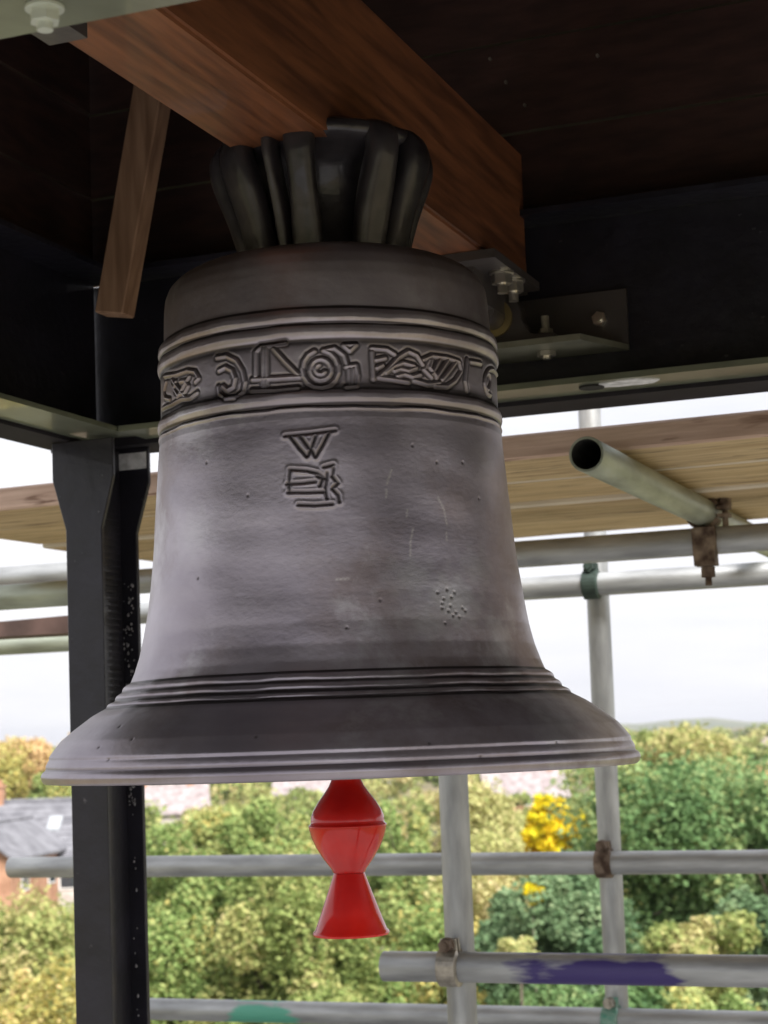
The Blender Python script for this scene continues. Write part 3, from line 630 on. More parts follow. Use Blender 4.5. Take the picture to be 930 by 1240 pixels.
# legs: H section, flanges flared at the head, at the four corners
def leg(ac, bc, main=True):
    t = BM(); web = BM(); objs = []
    hw, zt_, z1, z2 = .030, ZF0-.006, .385, .31
    for s, a, flare in ((-1, ac-.052, .051), (1, ac+.052, .053)):
        bm = BM(); th = .008; pts = [(-hw, -1.5), (hw, -1.5), (hw, z2), (flare, z1), (flare, zt_), (-flare, zt_), (-flare, z1), (-hw, z2)]
        f0 = [bm.verts.new(W(a-th/2, bc+x, z)) for x, z in pts]; f1 = [bm.verts.new(W(a+th/2, bc+x, z)) for x, z in pts]
        bm.faces.new(f0[::-1]); bm.faces.new(f1)
        for i in range(8): bm.faces.new((f0[i], f0[(i+1) % 8], f1[(i+1) % 8], f1[i]))
        bmesh.ops.recalc_face_normals(bm, faces=bm.faces)
        objs.append(bm)
    fbox(web, ac-.0475, ac+.0475, bc-.004, bc+.004, -1.5, zt_-.002)
    lg = part('leg', web, M['paint_black'], fr)
    for bm in objs: part('flange_plate', bm, M['paint_black'], lg, bevel=.0012)
    if main:
        # welded strip on the second flange and drip beads of old paint in the recess
        bm = BM(); fbox(bm, ac+.0465, ac+.0478, bc+.001, bc+.050, .408, zt_-.008); part('scraped_head', bm, M['chip'], lg)
        bm = BM(); rnd = random.Random(9)
        for i in range(110):
            z = .24-.34*rnd.random()**.8 if i < 80 else .24-.65*rnd.random(); x = rnd.choice((.007, .013, .019) if z > 0 else (.010, .014))+rnd.uniform(-.0025, .003); p = W(ac+.0478, bc+x, z); r = rnd.uniform(.0008, .0021)
            bmesh.ops.create_icosphere(bm, subdivisions=1, radius=r, matrix=Matrix.Translation(p) @ Matrix.Diagonal((1, 1, rnd.uniform(1, 2), 1)))
        o = part('paint_drips', bm, mat('dried_drips', (.22, .21, .22), .3, var=.3, vscale=200), lg, smooth=True); o['kind'] = 'stuff'
        bm = BM(); rnd = random.Random(5)
        for i in range(30):
            z = .34-.3*i/30; hexa(bm, [W(ac-.03+.0*i, bc+.0042, z), W(ac+.040, bc+.0042, z), W(ac+.040, bc+.0062, z), W(ac-.03, bc+.0062, z), W(ac-.03, bc+.0042, z+.004), W(ac+.040, bc+.0042, z+.004), W(ac+.040, bc+.0062, z+.004), W(ac-.03, bc+.0062, z+.004)])
        part('web_ribs', bm, M['paint_black'], lg)['kind'] = 'stuff'
LB = B_L+.000
leg(A_FAR, LB); leg(A_FAR, B_R-.01, False); leg(A_NEAR, B_R-.01, False)
# brackets (angle shelf) for the bearings, far and near
BX = -.708
def bracket(a_web, s):
    z0 = .496; w2, m_ = .165, .04
    bm = BM(); a0, a1 = a_web-s*.001, a_web-s*.008
    fbox(bm, min(a0, a1), max(a0, a1), BX-w2, BX+w2, z0, z0+.083)
    br = part('bearing_bracket', bm, M['bracket'], fr, bevel=.001)
    bm = BM(); an, af = a_web-s*.108, a_web-s*.0085
    pts = [(an, BX-w2+m_), (an, BX+w2-m_), (af, BX+w2), (af, BX-w2)]
    lo = [bm.verts.new(W(a, b, z0-.001)) for a, b in pts]; hi = [bm.verts.new(W(a, b, z0+.007)) for a, b in pts]
    bm.faces.new(lo); bm.faces.new(hi[::-1])
    for i in range(4): bm.faces.new((lo[i], lo[(i+1) % 4], hi[(i+1) % 4], hi[i]))
    bmesh.ops.recalc_face_normals(bm, faces=bm.faces); part('shelf', bm, M['bracket_under'], br)
    for x in (-.128, .128):
        bm = BM(); p = W(a_web-s*.008, BX+x, z0+.045); hexnut(bm, p, -A*s, .010, .008); cyl(bm, p-A*s*.008, p-A*s*.014, .005, n=10); part('bolt', bm, M['steel_bright'], br)
    # pillow block bearing: a thing resting on the shelf, bolted to the frame
    pb_ = thing('pillow_bearing', W(a_web-s*.06, BX, z0+.007), 'cast pillow bearing on the bracket at the %s end of the headstock' % ('far, right hand' if s > 0 else 'near, upper left'), 'bearing')
    bm = BM(); ac = a_web-s*.060
    prof = [(-.083, 0), (.083, 0), (.083, .012), (.05, .015)] 
    ring = []
    for i in range(13):
        t = R(-10+200*i/12); ring.append((.038*math.cos(t), .040+.036*math.sin(t)))
    prof += ring+[(-.05, .015), (-.083, .012)]
    f0 = [bm.verts.new(W(ac-.016, BX+x, z0+.0075+z)) for x, z in prof]; f1 = [bm.verts.new(W(ac+.016, BX+x, z0+.0075+z)) for x, z in prof]
    bm.faces.new(f0); bm.faces.new(f1[::-1])
    for i in range(len(prof)): bm.faces.new((f0[i], f0[(i+1) % len(prof)], f1[(i+1) % len(prof)], f1[i]))
    bmesh.ops.recalc_face_normals(bm, faces=bm.faces); part('housing', bm, M['bracket'], pb_, bevel=.0015)
    bm = BM(); cz_ = z0+.0075+.040; band(bm, W(ac-.016, BX, cz_), A, .017, .009, .010, ref=Z); part('bearing_ring', bm, mat('brass_ring', (.42, .33, .16), .35, metal=.8), pb_, smooth=True, auto=True)
    for x in (-.066, .066):
        bm = BM(); hexnut(bm, W(ac, BX+x, z0+.0195), Z, .010, .009); cyl(bm, W(ac, BX+x, z0+.028), W(ac, BX+x, z0+.046), .0055, n=10); part('nut', bm, M['zinc'], pb_)
        bm = BM(); hexnut(bm, W(ac, BX+x, z0-.0015), -Z, .0125, .007); cyl(bm, W(ac, BX+x, z0-.0085), W(ac, BX+x, z0-.012), .0055, n=10); part('bolt_head', bm, M['steel_bright'], pb_)
    return cz_
zg = bracket(A_FAR, 1); bracket(A_NEAR, -1)
# fixing bolt under the near flange
p = at_z(54, 8, ZF0-.0005); bm = BM(); cyl(bm, p, p-Z*.002, .012, n=24); hexnut(bm, p-Z*.002, -Z, .0095, .008); cyl(bm, p-Z*.010, p-Z*.015, .005, n=12)
part('flange_bolt', bm, mat('painted_bolt', (.55, .58, .52), .35, metal=.4), fr)

# ================================================================== headstock
HZ0, HZ1, HB0, HB1, HA0, HA1 = .594, .775, -.778, -.670, 1.03, 2.325
hs = thing('headstock', W(1.73, BX, HZ0), 'red brown wooden beam from which the bell hangs', 'beam')
HZ0, HZ1, HB0, HB1, HA0, HA1 = .594, .775, -.778, -.670, 1.03, 2.325
bm = BM()
c = .006
fbox(bm, HA0, HA1, HB0, HB1, HZ0, HZ1)
me = bpy.data.meshes.new('timber'); 
bmesh.ops.bevel(bm, geom=list(bm.edges), offset=.004, segments=2, affect='EDGES')
bm.to_mesh(me); bm.free()
def to_frame_local(me, origin):          # put mesh in FRAME axes at origin
    m4 = Matrix.Translation(origin) @ FRAME.to_4x4(); me.transform(m4.inverted()); return m4
m4 = to_frame_local(me, W(1.73, BX, HZ0))
o = bpy.data.objects.new('timber', me); COL.objects.link(o); me.materials.append(M['beam']); o.parent = hs; o.matrix_basis = FRAME.to_4x4()
for a, s in ((HA1, 1), (HA0, -1)):
    bm = BM(); fbox(bm, min(a-s*.20, a-s*.002), max(a-s*.20, a-s*.002), BX-.055, BX+.055, HZ0-.012, HZ0-.0005)
    part('gudgeon_plate', bm, M['bracket'], hs, bevel=.001)
    bm = BM(); 
    aend = A_FAR-.03 if s > 0 else A_NEAR+.03
    cyl(bm, W(a-s*.09, BX, zg), W(aend, BX, zg), .0165, n=24); fbox(bm, min(a-s*.17, a-s*.02), max(a-s*.17, a-s*.02), BX-.017, BX+.017, zg, HZ0-.011)
    part('gudgeon', bm, M['bracket'], hs, smooth=True, auto=True)
    for q, (da, db) in enumerate(((.075, .040), (.125, .040), (.075, -.040), (.125, -.040))):
        bm = BM(); pp = W(a-s*da, BX+db, HZ0-.012); cyl(bm, pp, pp-Z*.003, .016, n=20); hexnut(bm, pp-Z*.003, -Z, .0135, .013); cyl(bm, pp-Z*.016, pp-Z*.028, .0065, n=12)
        part('bolt', bm, M['steel_bright'], hs)
    bm = BM(); fbox(bm, min(a+s*.0005, a+s*.005), max(a+s*.0005, a+s*.005), HB0+.012, HB1-.002, HZ0-.014, HZ0+.03); part('end_strap', bm, M['bracket'], hs, bevel=.0008)

# ================================================================== wooden louvre housing above the frame
hh = thing('bell_housing', W(A_FAR, B_L, ZF1), 'dark stained boarded wooden housing above the steel frame', 'bell housing')
def planks(axis, fixed, lo, hi, z0, z1, n, name='board'):
    for i in range(n):
        z = z0+(z1-z0)*i/n; z_ = z0+(z1-z0)*(i+1)/n-.004; bm = BM(); j = random.uniform(0, .003)
        if axis == 'b': fbox(bm, fixed+j, fixed+.022+j, lo, hi, z, z_)
        else: fbox(bm, lo, hi, fixed+j, fixed+.022+j, z, z_)
        part(name, bm, M['cladding'], hh, bevel=.002)
planks('b', A_FAR+.012, B_L-.1, B_R+.1, ZF1+.002, 1.35, 5)
planks('a', B_L-.034, A_NEAR-.03, A_FAR+.008, ZF1+.002, 1.35, 5)
planks('a', B_R+.012, A_NEAR-.03, A_FAR+.008, ZF1+.002, 1.35, 5)  # unseen right wall, moved outward to block side light
planks('b', A_NEAR-.058, B_L-.1, B_R+.1, ZF1+.002, 1.35, 5)
for i in range(9):
    a0 = A_NEAR-.1+(A_FAR-A_NEAR+.2)*i/9; a1 = A_NEAR-.1+(A_FAR-A_NEAR+.2)*(i+1)/9-.004; bm = BM(); fbox(bm, a0, a1, B_L-.14, B_R+.14, 1.352, 1.38); part('roof_board', bm, M['cladding'], hh, bevel=.002)
# small screws catching the light
for (px, py) in ((594, 72), (613, 100), (636, 128), (724, 68)):
    r = ray(px, py); tt = (A_FAR+.010)/r.dot(A); p = ORG+r*tt; bm = BM(); cyl(bm, p, p-A*.004, .0022, n=8); part('screw', bm, M['zinc'], hh)
# leaning brace at the left
zb0, zb1 = .60, 1.30
def brace_pt(px, py, a): r = ray(px, py); return ORG+r*(a/r.dot(A))
ab = 2.19
p0, p1 = brace_pt(114, 378, ab), brace_pt(148, 380, ab); q0, q1 = brace_pt(160, 108, ab), brace_pt(192, 130, ab)
d0 = (q0-p0)*1.35; d1 = (q1-p1)*1.35
bm = BM(); hexa(bm, [p0, p1, p1+A*.035, p0+A*.035, p0+d0, p1+d1, p1+d1+A*.035, p0+d0+A*.035])
bmesh.ops.recalc_face_normals(bm, faces=bm.faces)
part('brace', bm, M['brace'], hh, bevel=.002)

# ================================================================== the bell
AXD = 1.87
axis_px = at(401.5, 560, AXD)
BELL = Vector((axis_px.x, axis_px.y, CZ)); 
TOCAM = math.atan2(-BELL.y, -BELL.x)         # direction from the bell axis to the camera
prof_o = [(.302, -.0385), (.3035, -.034), (.302, -.030), (.298, -.027), (.2985, -.024), (.2965, -.0195), (.2945, -.0170), (.2950, -.0145), (.291, -.009),
          (.283, .001), (.270, .0115), (.252, .0245), (.2395, .0310), (.2365, .0328), (.2372, .0345), (.2350, .0362), (.2290, .0385), (.2278, .0410), (.2282, .0428), (.2258, .0445), (.2215, .0470), (.2205, .0492), (.2208, .0512), (.2180, .0535), (.2125, .0565),
          (.2080, .066), (.2025, .082), (.1975, .103), (.1930, .130), (.1892, .160), (.1855, .195), (.1824, .232), (.1798, .265), (.1778, .290), (.1772, .3030),
          (.1780, .3042), (.1782, .3058), (.1766, .3072), (.1760, .3088), (.1772, .3105), (.1788, .3150), (.1784, .3200), (.1764, .3225), (.1752, .3240), (.1748, .3255),
          (.1745, .345), (.1742, .3640), (.1748, .3655), (.1762, .3672), (.1772, .3710), (.1768, .3755), (.1752, .3785), (.1738, .3800), (.1752, .3815), (.1764, .3850), (.1760, .3895), (.1742, .3925), (.1712, .3945),
          (.1700, .3970), (.1690, .415), (.1684, .434), (.1670, .446), (.1625, .4575), (.1530, .4670), (.140, .4735), (.120, .4785), (.095, .4815), (.06, .483), (.001, .484)]
PO = np.array(prof_o); PO[:, 1] += np.interp(PO[:, 1], [.35, .366, .40, .44, .484], [0, .007, .008, .004, .001])
def Rz(z): return np.interp(z, PO[:, 1], PO[:, 0])
def surf(px, py, zh=None):                    # picture point -> (phi, z) on the bell skin
    r = ray(px, py); o = ORG-BELL; t = None; Rr = .176
    for _ in range(12):
        a = r.x**2+r.y**2; b = 2*(o.x*r.x+o.y*r.y); c_ = o.x**2+o.y**2-Rr**2; disc = max(b*b-4*a*c_, 0)
        t = (-b-math.sqrt(disc))/(2*a); z = r.z*t; Rr = float(Rz(z))
    p = o+r*t; return (math.atan2(p.y, p.x)-TOCAM+math.pi) % (2*math.pi)-math.pi, z
def T3(pts, ox=180, oy=400, s=.2366): return [(ox+x*s, oy+y*s) for x, y in pts]
def arc(cx, cy, rx, ry, a0, a1, n=14): return [(cx+rx*math.cos(R(a0+(a1-a0)*i/n)), cy+ry*math.sin(R(a0+(a1-a0)*i/n))) for i in range(n+1)]
raised = []   # polylines in photograph pixels: the old inscription band, cast back to front
raised += [T3(q) for q in (
    [(350,138),(400,130),(450,155),(480,205),(493,265),(482,312),(445,342),(398,346),(364,322),(358,288)],
    [(362,205),(395,188),(428,205),(442,245),(432,288),(404,304),(382,285)],
    [(548,235),(548,110),(575,82),(640,74),(700,62)], [(602,84),(604,300)], [(640,92),(700,160),(766,226)], [(532,250),(650,246),(770,238)], [(530,306),(650,304),(765,292)], [(585,84),(586,300)],
    [(80,235),(140,226),(200,206),(240,212),(258,245),(240,262)], [(250,318),(215,345),(170,350),(120,378),(70,402)], [(92,262),(80,310),(84,345),(110,352)], [(140,262),(132,300),(150,330),(185,322),(205,285),(190,258),(160,262)], [(120,250),(190,340)], [(210,235),(150,345)])]
raised += [arc(388, 446, 22, 22.5, -80, 250), arc(388.5, 447, 12.5, 12.5, -60, 300), [(392, 424), (405, 421), (417, 430), (421, 444)], arc(388, 447, 6, 6, 30, 250, 8)]
raised += [T3(q, 400) for q in (
    [(70,75),(130,72),(100,102),(70,75)], [(82,185),(132,178),(140,230),(135,282),(82,288)], [(96,200),(100,280)], [(118,196),(116,284)],
    [(215,90),(290,96),(330,120)], [(215,110),(222,245)], [(235,150),(280,140)], [(240,190),(268,176)],
    [(250,236),(300,190),(350,136),(400,106),(445,126),(475,175)], [(250,240),(330,250),(400,262)], [(285,215),(330,180),(375,165),(430,180)], [(330,205),(360,195),(400,205),(440,190)], [(345,232),(380,222),(420,236),(460,225)],
    [(475,150),(520,130),(600,140),(655,158)], [(505,150),(480,200),(520,240)], [(520,150),(510,190),(545,235)], [(560,150),(520,225)], [(600,155),(545,240)], [(640,165),(575,250)], [(660,160),(670,210),(640,258),(600,285),(540,282)], [(430,255),(500,275),(560,268)],
    [(700,150),(690,260),(700,305)], [(720,160),(770,170)])]
raised += [T3(arc(822, 265, 34, 66, 90, 330), 400), T3(arc(805, 262, 14, 42, 0, 360), 400)]
mono = lambda q: [(320+x*.129, 500+y*.129) for x, y in q]
raised2 = [mono(q) for q in (
    [(195,213),(430,190),(665,160)], [(245,215),(325,320),(402,408)], [(402,408),(440,330),(478,215)], [(345,220),(425,330)], [(600,190),(545,300),(482,410)], [(482,410),(440,330)],
    [(238,528),(400,538),(500,560),(585,622)], [(215,662),(350,656),(480,640)], [(225,742),(400,742),(560,736)], [(240,528),(232,640),(236,745)], [(560,505),(650,482)],
    [(590,560),(575,690),(590,800)], [(650,515),(640,590),(690,655),(640,705),(700,770),(706,830)], [(320,858),(480,864),(640,850)], [(500,590),(545,610),(520,680)])]
scuffs = [[(400+x*.371, 480+y*.371) for x, y in q] for q in (
    [(200,240),(185,285)], [(184,305),(182,330)], [(352,330),(372,370),(382,420)], [(380,445),(380,470)], [(270,430),(262,475),(262,520)], [(252,370),(250,392)], [(20,598),(60,594)])]
pits = [[(400+x*.371, 480+y*.371)] for x, y in ((268,160),(348,215),(485,333),(163,664),(740,1128),(489,1176),(380,630),(395,655),(365,690),(385,700),(400,715),(430,690),(350,640),(370,660),(410,705),(420,720),(375,740),(365,675),(392,684),(440,700),(405,640))]
pits += [[(x, y)] for x, y in ((250,560),(300,600),(520,900),(310,892),(120,905),(145,880),(160,895),(132,920),(420,760),(560,560),(240,700))]

def strokes_phi(polys):
    segs = []
    for q in polys:
        c_ = [surf(*p) for p in q]
        if len(c_) == 1: c_ = c_*2
        for a, b in zip(c_, c_[1:]): segs.append((*a, *b))
    return np.array(segs)
def sdist(phi, z, segs, rad=None):
    out_ = np.full(phi.shape, 1e3)
    for (p0_, z0_, p1_, z1_) in segs:
        r0 = float(Rz((z0_+z1_)/2)); ax, ay, bx_, by = p0_*r0, z0_, p1_*r0, z1_
        Xr = phi*r0
        sel = (Xr > min(ax, bx_)-.012) & (Xr < max(ax, bx_)+.012) & (z > min(ay, by)-.012) & (z < max(ay, by)+.012)
        if not sel.any(): continue
        dx, dy = bx_-ax, by-ay; l2 = dx*dx+dy*dy+1e-12; xs, zs = Xr[sel], z[sel]
        t = np.clip(((xs-ax)*dx+(zs-ay)*dy)/l2, 0, 1); d = np.hypot(xs-ax-t*dx, zs-ay-t*dy)
        out_[sel] = np.minimum(out_[sel], d)
    return out_
def bell_mesh():
    zs = []
    def seg(z0, z1, st): zs.extend(np.arange(z0, z1, st))
    # outer skin sampled by profile arc length
    s = np.concatenate([[0], np.cumsum(np.hypot(np.diff(PO[:, 0]), np.diff(PO[:, 1])))])
    tot = s[-1]; S = []; cur = 0
    while cur < tot:
        z = np.interp(cur, s, PO[:, 1]); S.append(cur)
        st = .0010
        if .300 < z < .40: st = .00058
        elif z < .06: st = .0009
        elif z > .46: st = .004
        cur += st
    S.append(tot); S = np.array(S); pr = np.interp(S, s, PO[:, 0]); pz = np.interp(S, s, PO[:, 1])
    # soften the polygonal profile a touch
    for _ in range(3):
        pr[1:-1] = .25*pr[:-2]+.5*pr[1:-1]+.25*pr[2:]; pz[1:-1] = .25*pz[:-2]+.5*pz[1:-1]+.25*pz[2:]
    front = np.linspace(-R(98), R(98), 720); back = np.linspace(R(98), 2*math.pi-R(98), 90)[1:-1]
    PH = np.concatenate([front, back]); nC = len(PH); nR = len(pr)
    rr = np.repeat(pr[:, None], nC, 1); zz = np.repeat(pz[:, None], nC, 1); ph = np.repeat(PH[None], nR, 0)
    phw = (ph+math.pi) % (2*math.pi)-math.pi
    # normals of the profile
    dr, dz = np.gradient(pr), np.gradient(pz); ln = np.hypot(dr, dz); nr, nz_ = (dz/ln)[:, None], (-dr/ln)[:, None]
    disp = np.zeros_like(rr); recess_dark = np.zeros_like(rr); scf = np.zeros_like(rr)
    # hand finished unevenness
    rng = np.random.default_rng(2)
    for k in range(40):
        f1, f2 = int(rng.integers(1, 26)), rng.uniform(8, 150); a = .00028/(1+(f1/6)**2+(f2/60)**2)
        p1, p2, q1 = rng.uniform(0, 6.3, 3); disp += a*np.sin(f1*ph+p1+rng.uniform(-40, 40)*zz)*np.sin(f2*zz+p2+1.5*np.sin(ph*2+q1))
    # wavering rings
    wav = .0009*np.sin(3*ph+1)*np.sin(7*ph)+.0004*np.sin(17*ph+2)+.00022*np.sin(41*ph)*np.sin(5*ph)
    bump_ = lambda a, b, f: np.clip((zz-a)/f, 0, 1)*np.clip((b-zz)/f, 0, 1)
    ringz = bump_(.292, .43, .012)+bump_(.020, .066, .008)
    rr = rr+(np.interp(zz+wav*ringz, pz, pr)-np.interp(zz, pz, pr))
    d = sdist(phw, zz, strokes_phi(raised), None); wv = .0018
    disp += .0016*np.exp(-(d/wv)**2)-.0006*np.exp(-((d-.0034)/.0013)**2)
    recess_dark = np.maximum(recess_dark, .85*np.exp(-((d-.0033)/.0013)**2))
    d = sdist(phw, zz, strokes_phi(raised2), None)
    disp += -.0011*np.exp(-(d/.0012)**2)+.0006*np.exp(-((d-.0028)/.0016)**2)
    recess_dark = np.maximum(recess_dark, np.exp(-(d/.0015)**2))
    d = sdist(phw, zz, strokes_phi(pits), None); disp -= .0007*np.exp(-(d/.0012)**2); recess_dark = np.maximum(recess_dark, .9*np.exp(-(d/.0012)**2))
    d = sdist(phw, zz, strokes_phi(scuffs), None); nn = .6+.4*np.sin(zz*1700)*np.sin(ph*300); scf = np.exp(-(d/.0011)**2)*nn
    # recesses of the mouldings are coloured darker
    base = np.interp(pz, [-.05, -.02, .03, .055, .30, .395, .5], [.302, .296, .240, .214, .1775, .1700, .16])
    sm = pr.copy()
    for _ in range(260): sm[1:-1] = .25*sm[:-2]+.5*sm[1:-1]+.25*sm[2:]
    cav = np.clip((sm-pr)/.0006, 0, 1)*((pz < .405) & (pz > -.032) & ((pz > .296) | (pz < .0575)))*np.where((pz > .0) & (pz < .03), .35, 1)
    bl = np.zeros_like(rr)  # pale stain round the pits, plus soft sheen painted into the waist
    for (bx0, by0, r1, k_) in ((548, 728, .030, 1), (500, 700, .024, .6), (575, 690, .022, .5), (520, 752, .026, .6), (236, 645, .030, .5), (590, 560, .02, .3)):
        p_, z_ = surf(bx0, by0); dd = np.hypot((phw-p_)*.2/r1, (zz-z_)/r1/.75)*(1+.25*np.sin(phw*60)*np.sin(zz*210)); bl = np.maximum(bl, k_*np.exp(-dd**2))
    recess_dark = np.maximum(recess_dark, .95*cav[:, None]*np.ones_like(rr))
    R2 = rr+nr*disp; Z2 = zz+nz_*disp
    X = R2*np.cos(ph+TOCAM); Y = R2*np.sin(ph+TOCAM)
    V = np.stack([X, Y, Z2], -1).reshape(-1, 3)
    i, j = np.meshgrid(np.arange(nR-1), np.arange(nC), indexing='ij'); jn = (j+1) % nC
    F = np.stack([i*nC+j, i*nC+jn, (i+1)*nC+jn, (i+1)*nC+j], -1).reshape(-1, 4)
    # inner skin
    pin = [(.302, -.0385), (.300, -.0405), (.292, -.0405), (.272, -.030), (.252, -.010), (.236, .012), (.215, .040), (.196, .075), (.184, .12), (.174, .18), (.166, .25), (.161, .33), (.156, .40), (.150, .44), (.13, .458), (.08, .463), (.001, .464)]
    V2 = []; off = len(V)
    for r_, z_ in pin[1:]:
        V2.append(np.stack([r_*np.cos(PH+TOCAM), r_*np.sin(PH+TOCAM), np.full(nC, z_)], -1))
    V2 = np.concatenate(V2)
    F2 = []
    jj = np.arange(nC); jn = (jj+1) % nC
    F2.append(np.stack([off+jj, off+jn, jn, jj], -1))
    for k in range(len(pin)-2):
        a = off+k*nC; b = a+nC; F2.append(np.stack([b+jj, b+jn, a+jn, a+jj], -1))
    VV = np.concatenate([V, V2]); FF = np.concatenate([F]+F2)
    me = bpy.data.meshes.new('bell_body'); me.vertices.add(len(VV)); me.vertices.foreach_set('co', VV.astype(np.float32).ravel())
    me.loops.add(FF.size); me.loops.foreach_set('vertex_index', FF.astype(np.int32).ravel())
    me.polygons.add(len(FF)); me.polygons.foreach_set('loop_start', np.arange(0, FF.size, 4, dtype=np.int32))
    me.polygons.foreach_set('use_smooth', np.ones(len(FF), dtype=bool))
    z0_ = np.zeros(len(V2))
    for nm, arr in (('recess_dark', recess_dark), ('scuff', scf), ('sheen_stain', bl)):
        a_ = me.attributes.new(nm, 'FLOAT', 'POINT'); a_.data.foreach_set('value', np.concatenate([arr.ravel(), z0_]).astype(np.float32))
    me.update(calc_edges=True); return me

def bronze():
    m = mat('old_bronze', (.325, .288, .328), .36, metal=.80, spec=.5, var=.16, vscale=5, stretch=(1, 1, 1.6), color2=(.45, .41, .455), bump=.12, bscale=120, detail=5)
    t = m.node_tree; p = t.nodes['Principled BSDF']
    # fine lathe streaks round the bell
    tc = N(t, 'ShaderNodeTexCoord'); mp = N(t, 'ShaderNodeMapping'); mp.inputs['Scale'].default_value = (3, 3, 26)
    nz = N(t, 'ShaderNodeTexNoise'); nz.inputs['Scale'].default_value = 2.5; nz.inputs['Detail'].default_value = 6
    t.links.new(tc.outputs['Object'], mp.inputs[0]); t.links.new(mp.outputs[0], nz.inputs[0])
    mr = N(t, 'ShaderNodeMapRange'); mr.inputs[1].default_value = .45; mr.inputs[2].default_value = .75; mr.inputs[4].default_value = .3; t.links.new(nz.outputs[0], mr.inputs[0])
    mixin(m, mr.outputs[0], (.43, .39, .41))
    mixin(m, mask(m, .47, .64, 4.2), (.25, .20, .195))       # brown patina clouds
    mixin(m, mask(m, .56, .68, 5.5, (1, 1, 1)), (.52, .50, .52))
    for nm, c, f in (('sheen_stain', (.62, .62, .60), .55), ('recess_dark', (.030, .024, .024), .95), ('scuff', (.62, .58, .55), .8)):
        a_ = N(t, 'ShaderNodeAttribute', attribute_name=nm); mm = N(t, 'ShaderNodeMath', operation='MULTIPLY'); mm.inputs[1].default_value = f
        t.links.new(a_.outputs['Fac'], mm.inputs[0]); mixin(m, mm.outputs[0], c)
    # uneven polish
    rg = N(t, 'ShaderNodeMapRange'); rg.inputs[3].default_value = .24; rg.inputs[4].default_value = .50
    n3 = N(t, 'ShaderNodeTexNoise'); n3.inputs['Scale'].default_value = 9; n3.inputs['Detail'].default_value = 6; t.links.new(tc.outputs['Object'], n3.inputs[0]); t.links.new(n3.outputs[0], rg.inputs[0]); t.links.new(rg.outputs[0], p.inputs['Roughness'])
    # second bump layer: pitting and cast grain
    b0 = p.inputs['Normal'].links[0].from_node; n4 = N(t, 'ShaderNodeTexNoise'); n4.inputs['Scale'].default_value = 16; n4.inputs['Detail'].default_value = 4
    t.links.new(tc.outputs['Object'], n4.inputs[0]); b2 = N(t, 'ShaderNodeBump'); b2.inputs['Strength'].default_value = .16; b2.inputs['Distance'].default_value = .003
    t.links.new(n4.outputs[0], b2.inputs['Height']); t.links.new(b2.outputs[0], b0.inputs['Normal'])
    return m
M['bronze'] = bronze()
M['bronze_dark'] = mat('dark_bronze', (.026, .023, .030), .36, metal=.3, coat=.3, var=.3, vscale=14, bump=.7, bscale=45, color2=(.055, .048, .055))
bell = thing('bell', BELL+Vector((0, 0, -.04)), 'large old bronze bell with a raised inscription band and a W mark', 'bell')
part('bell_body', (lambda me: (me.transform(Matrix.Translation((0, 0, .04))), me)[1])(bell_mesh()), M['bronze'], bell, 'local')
# crown: flat head, stem and canons
crown = thing('x', BELL, None, None); bpy.data.objects.remove(crown)
KZ = .476
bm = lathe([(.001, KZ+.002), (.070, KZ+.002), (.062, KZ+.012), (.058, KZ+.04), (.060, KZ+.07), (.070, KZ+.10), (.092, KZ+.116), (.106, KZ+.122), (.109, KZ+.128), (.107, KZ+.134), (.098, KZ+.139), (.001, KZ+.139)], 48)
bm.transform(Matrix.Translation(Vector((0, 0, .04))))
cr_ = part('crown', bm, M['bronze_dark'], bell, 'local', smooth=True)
def canon(phi, wdt=.030):
    """a cast loop: rises from the head leaning outward, rounds over at the top and returns to the stem"""
    pts = [(.060, KZ-.004, .0125), (.073, KZ+.004, .0130), (.0795, KZ+.030, .0120), (.0875, KZ+.060, .0125), (.0975, KZ+.088, .0135), (.1055, KZ+.110, .0135), (.1040, KZ+.126, .0125), (.088, KZ+.133, .011), (.062, KZ+.126, .012), (.045, KZ+.115, .012)]
    P = np.array(pts)
    tt = np.linspace(0, len(pts)-1, 37); r_ = np.interp(tt, range(len(pts)), P[:, 0]); z_ = np.interp(tt, range(len(pts)), P[:, 1]); h_ = np.interp(tt, range(len(pts)), P[:, 2])
    for _ in range(4): r_[1:-1] = .25*r_[:-2]+.5*r_[1:-1]+.25*r_[2:]; z_[1:-1] = .25*z_[:-2]+.5*z_[1:-1]+.25*z_[2:]
    bm = BM(); prev = None; e = Vector((math.cos(TOCAM+phi), math.sin(TOCAM+phi), 0)); s_ = Vector((-e.y, e.x, 0)); n = 14
    for k in range(37):
        tx_ = Vector((r_[min(k+1, 36)]-r_[max(k-1, 0)], z_[min(k+1, 36)]-z_[max(k-1, 0)])).normalized(); nn = Vector((tx_.y, -tx_.x))
        c_ = e*r_[k]+Z*z_[k]; no = e*nn.x+Z*nn.y; row = []
        for i in range(n):
            t = 2*math.pi*i/n; ct, st = math.cos(t), math.sin(t); pw = lambda x: math.copysign(abs(x)**.7, x)
            row.append(bm.verts.new(c_+s_*(wdt/2*pw(ct)*(1+.06*math.sin(k*.4+phi*5)))+no*(h_[k]*pw(st))+Z*.04))
        if prev:
            for i in range(n): bm.faces.new((prev[i], prev[(i+1) % n], row[(i+1) % n], row[i]))
        else: bm.faces.new(row[::-1])
        prev = row
    bm.faces.new(prev); bmesh.ops.recalc_face_normals(bm, faces=bm.faces)
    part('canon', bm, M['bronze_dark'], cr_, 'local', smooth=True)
for ph, wd in ((-88, .048), (-56, .044), (-29, .012), (-12, .030), (36, .036), (66, .044), (96, .044), (130, .034), (180, .034), (-128, .034)): canon(R(ph), wd)

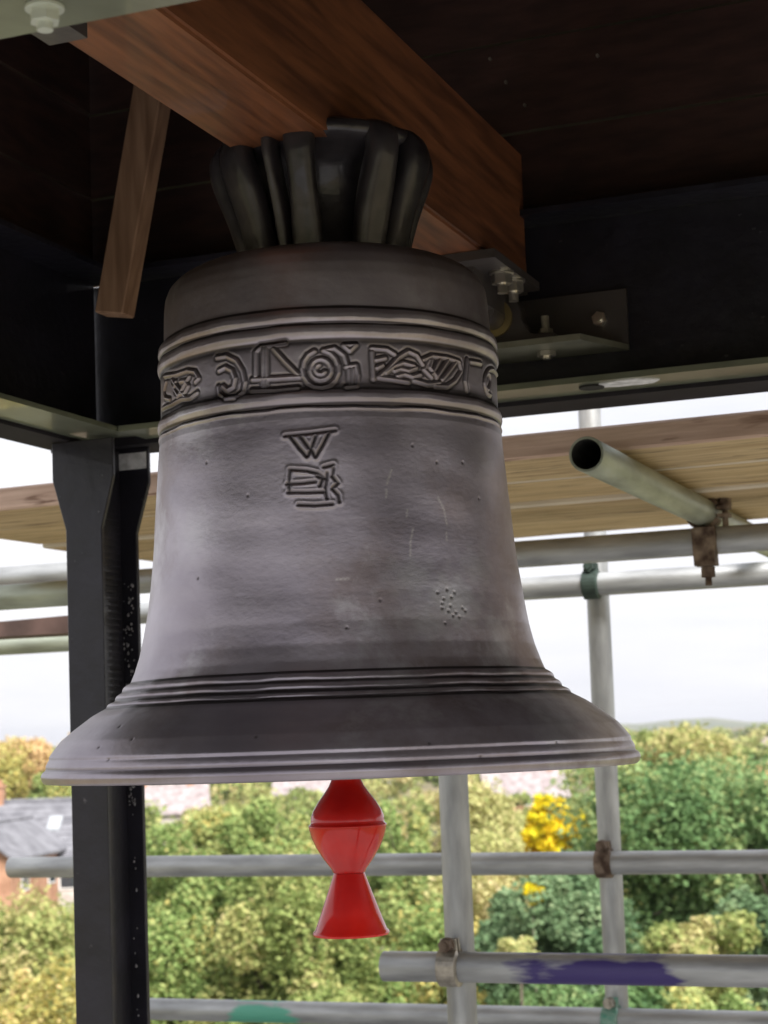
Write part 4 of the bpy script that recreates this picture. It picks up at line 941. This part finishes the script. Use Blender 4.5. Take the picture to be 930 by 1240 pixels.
# ================================================================== clapper
cl = at(421, 1000, AXD-.005)
CLAP = Vector((cl.x, cl.y, CZ)); K = AXD/FPX
def zy(y): return at(421, y, AXD-.005).z-CZ
clap = thing('clapper', Vector((CLAP.x, CLAP.y, CZ+zy(1132))), 'glossy red painted clapper hanging below the bell mouth', 'clapper')
rd = mat('red_gloss_paint', (.52, .010, .008), .14, spec=.35, coat=.35, var=.12, vscale=20, bump=.25, bscale=14, color2=(.62, .016, .010))
def lp(pairs): return [(h*K, zy(y)+CZ-(CZ+zy(1132))) for y, h in pairs]
bm = lathe(lp([(1057, 17), (1056.5, 19.5), (1052, 21), (1040, 30), (1025, 39), (1012, 44.3), (1004, 46.2), (1000, 47), (998, 46.6), (997, 44.5), (993, 44.3), (988, 43.8), (980, 40.5), (970, 34.5), (960, 27), (952, 21.5), (945, 18.2), (930, 15), (900, 13.5)]), 72)
part('ball', bm, rd, clap, 'local', smooth=True, auto=False)
bm = lathe(lp([(1057.2, 0), (1057.2, 18.5), (1058.5, 19), (1080, 26.5), (1105, 35.5), (1125, 42.8), (1127, 45.0), (1129.5, 46), (1132, 45), (1132, 0)]), 72)
part('flight', bm, rd, clap, 'local', smooth=True, auto=True)
bm = lathe(lp([(900, 13.4), (700, 12), (500, 12), (440, 14), (400, 22), (380, 22), (370, 8)]), 32)
part('shaft', bm, rd, clap, 'local', smooth=True)

# ================================================================== thin haze over the valley
bm = BM()
x, y0, y1, z0, z1 = 4400, -4400, 4400, -3, 42
hexa(bm, [(-x, y0, z0), (x, y0, z0), (x, y1, z0), (-x, y1, z0), (-x, y0, z1), (x, y0, z1), (x, y1, z1), (-x, y1, z1)])
hz = bpy.data.materials.new('haze'); hz.use_nodes = True; t = hz.node_tree; t.nodes.remove(t.nodes['Principled BSDF'])
pv = N(t, 'ShaderNodeVolumePrincipled'); pv.inputs['Color'].default_value = (.90, .93, 1, 1); pv.inputs['Density'].default_value = .00016; pv.inputs['Anisotropy'].default_value = .3
t.links.new(pv.outputs[0], t.nodes['Material Output'].inputs['Volume'])
me = bpy.data.meshes.new('haze'); bm.to_mesh(me); bm.free(); hzo = link('haze', me, [hz]); hzo['kind'] = 'stuff'
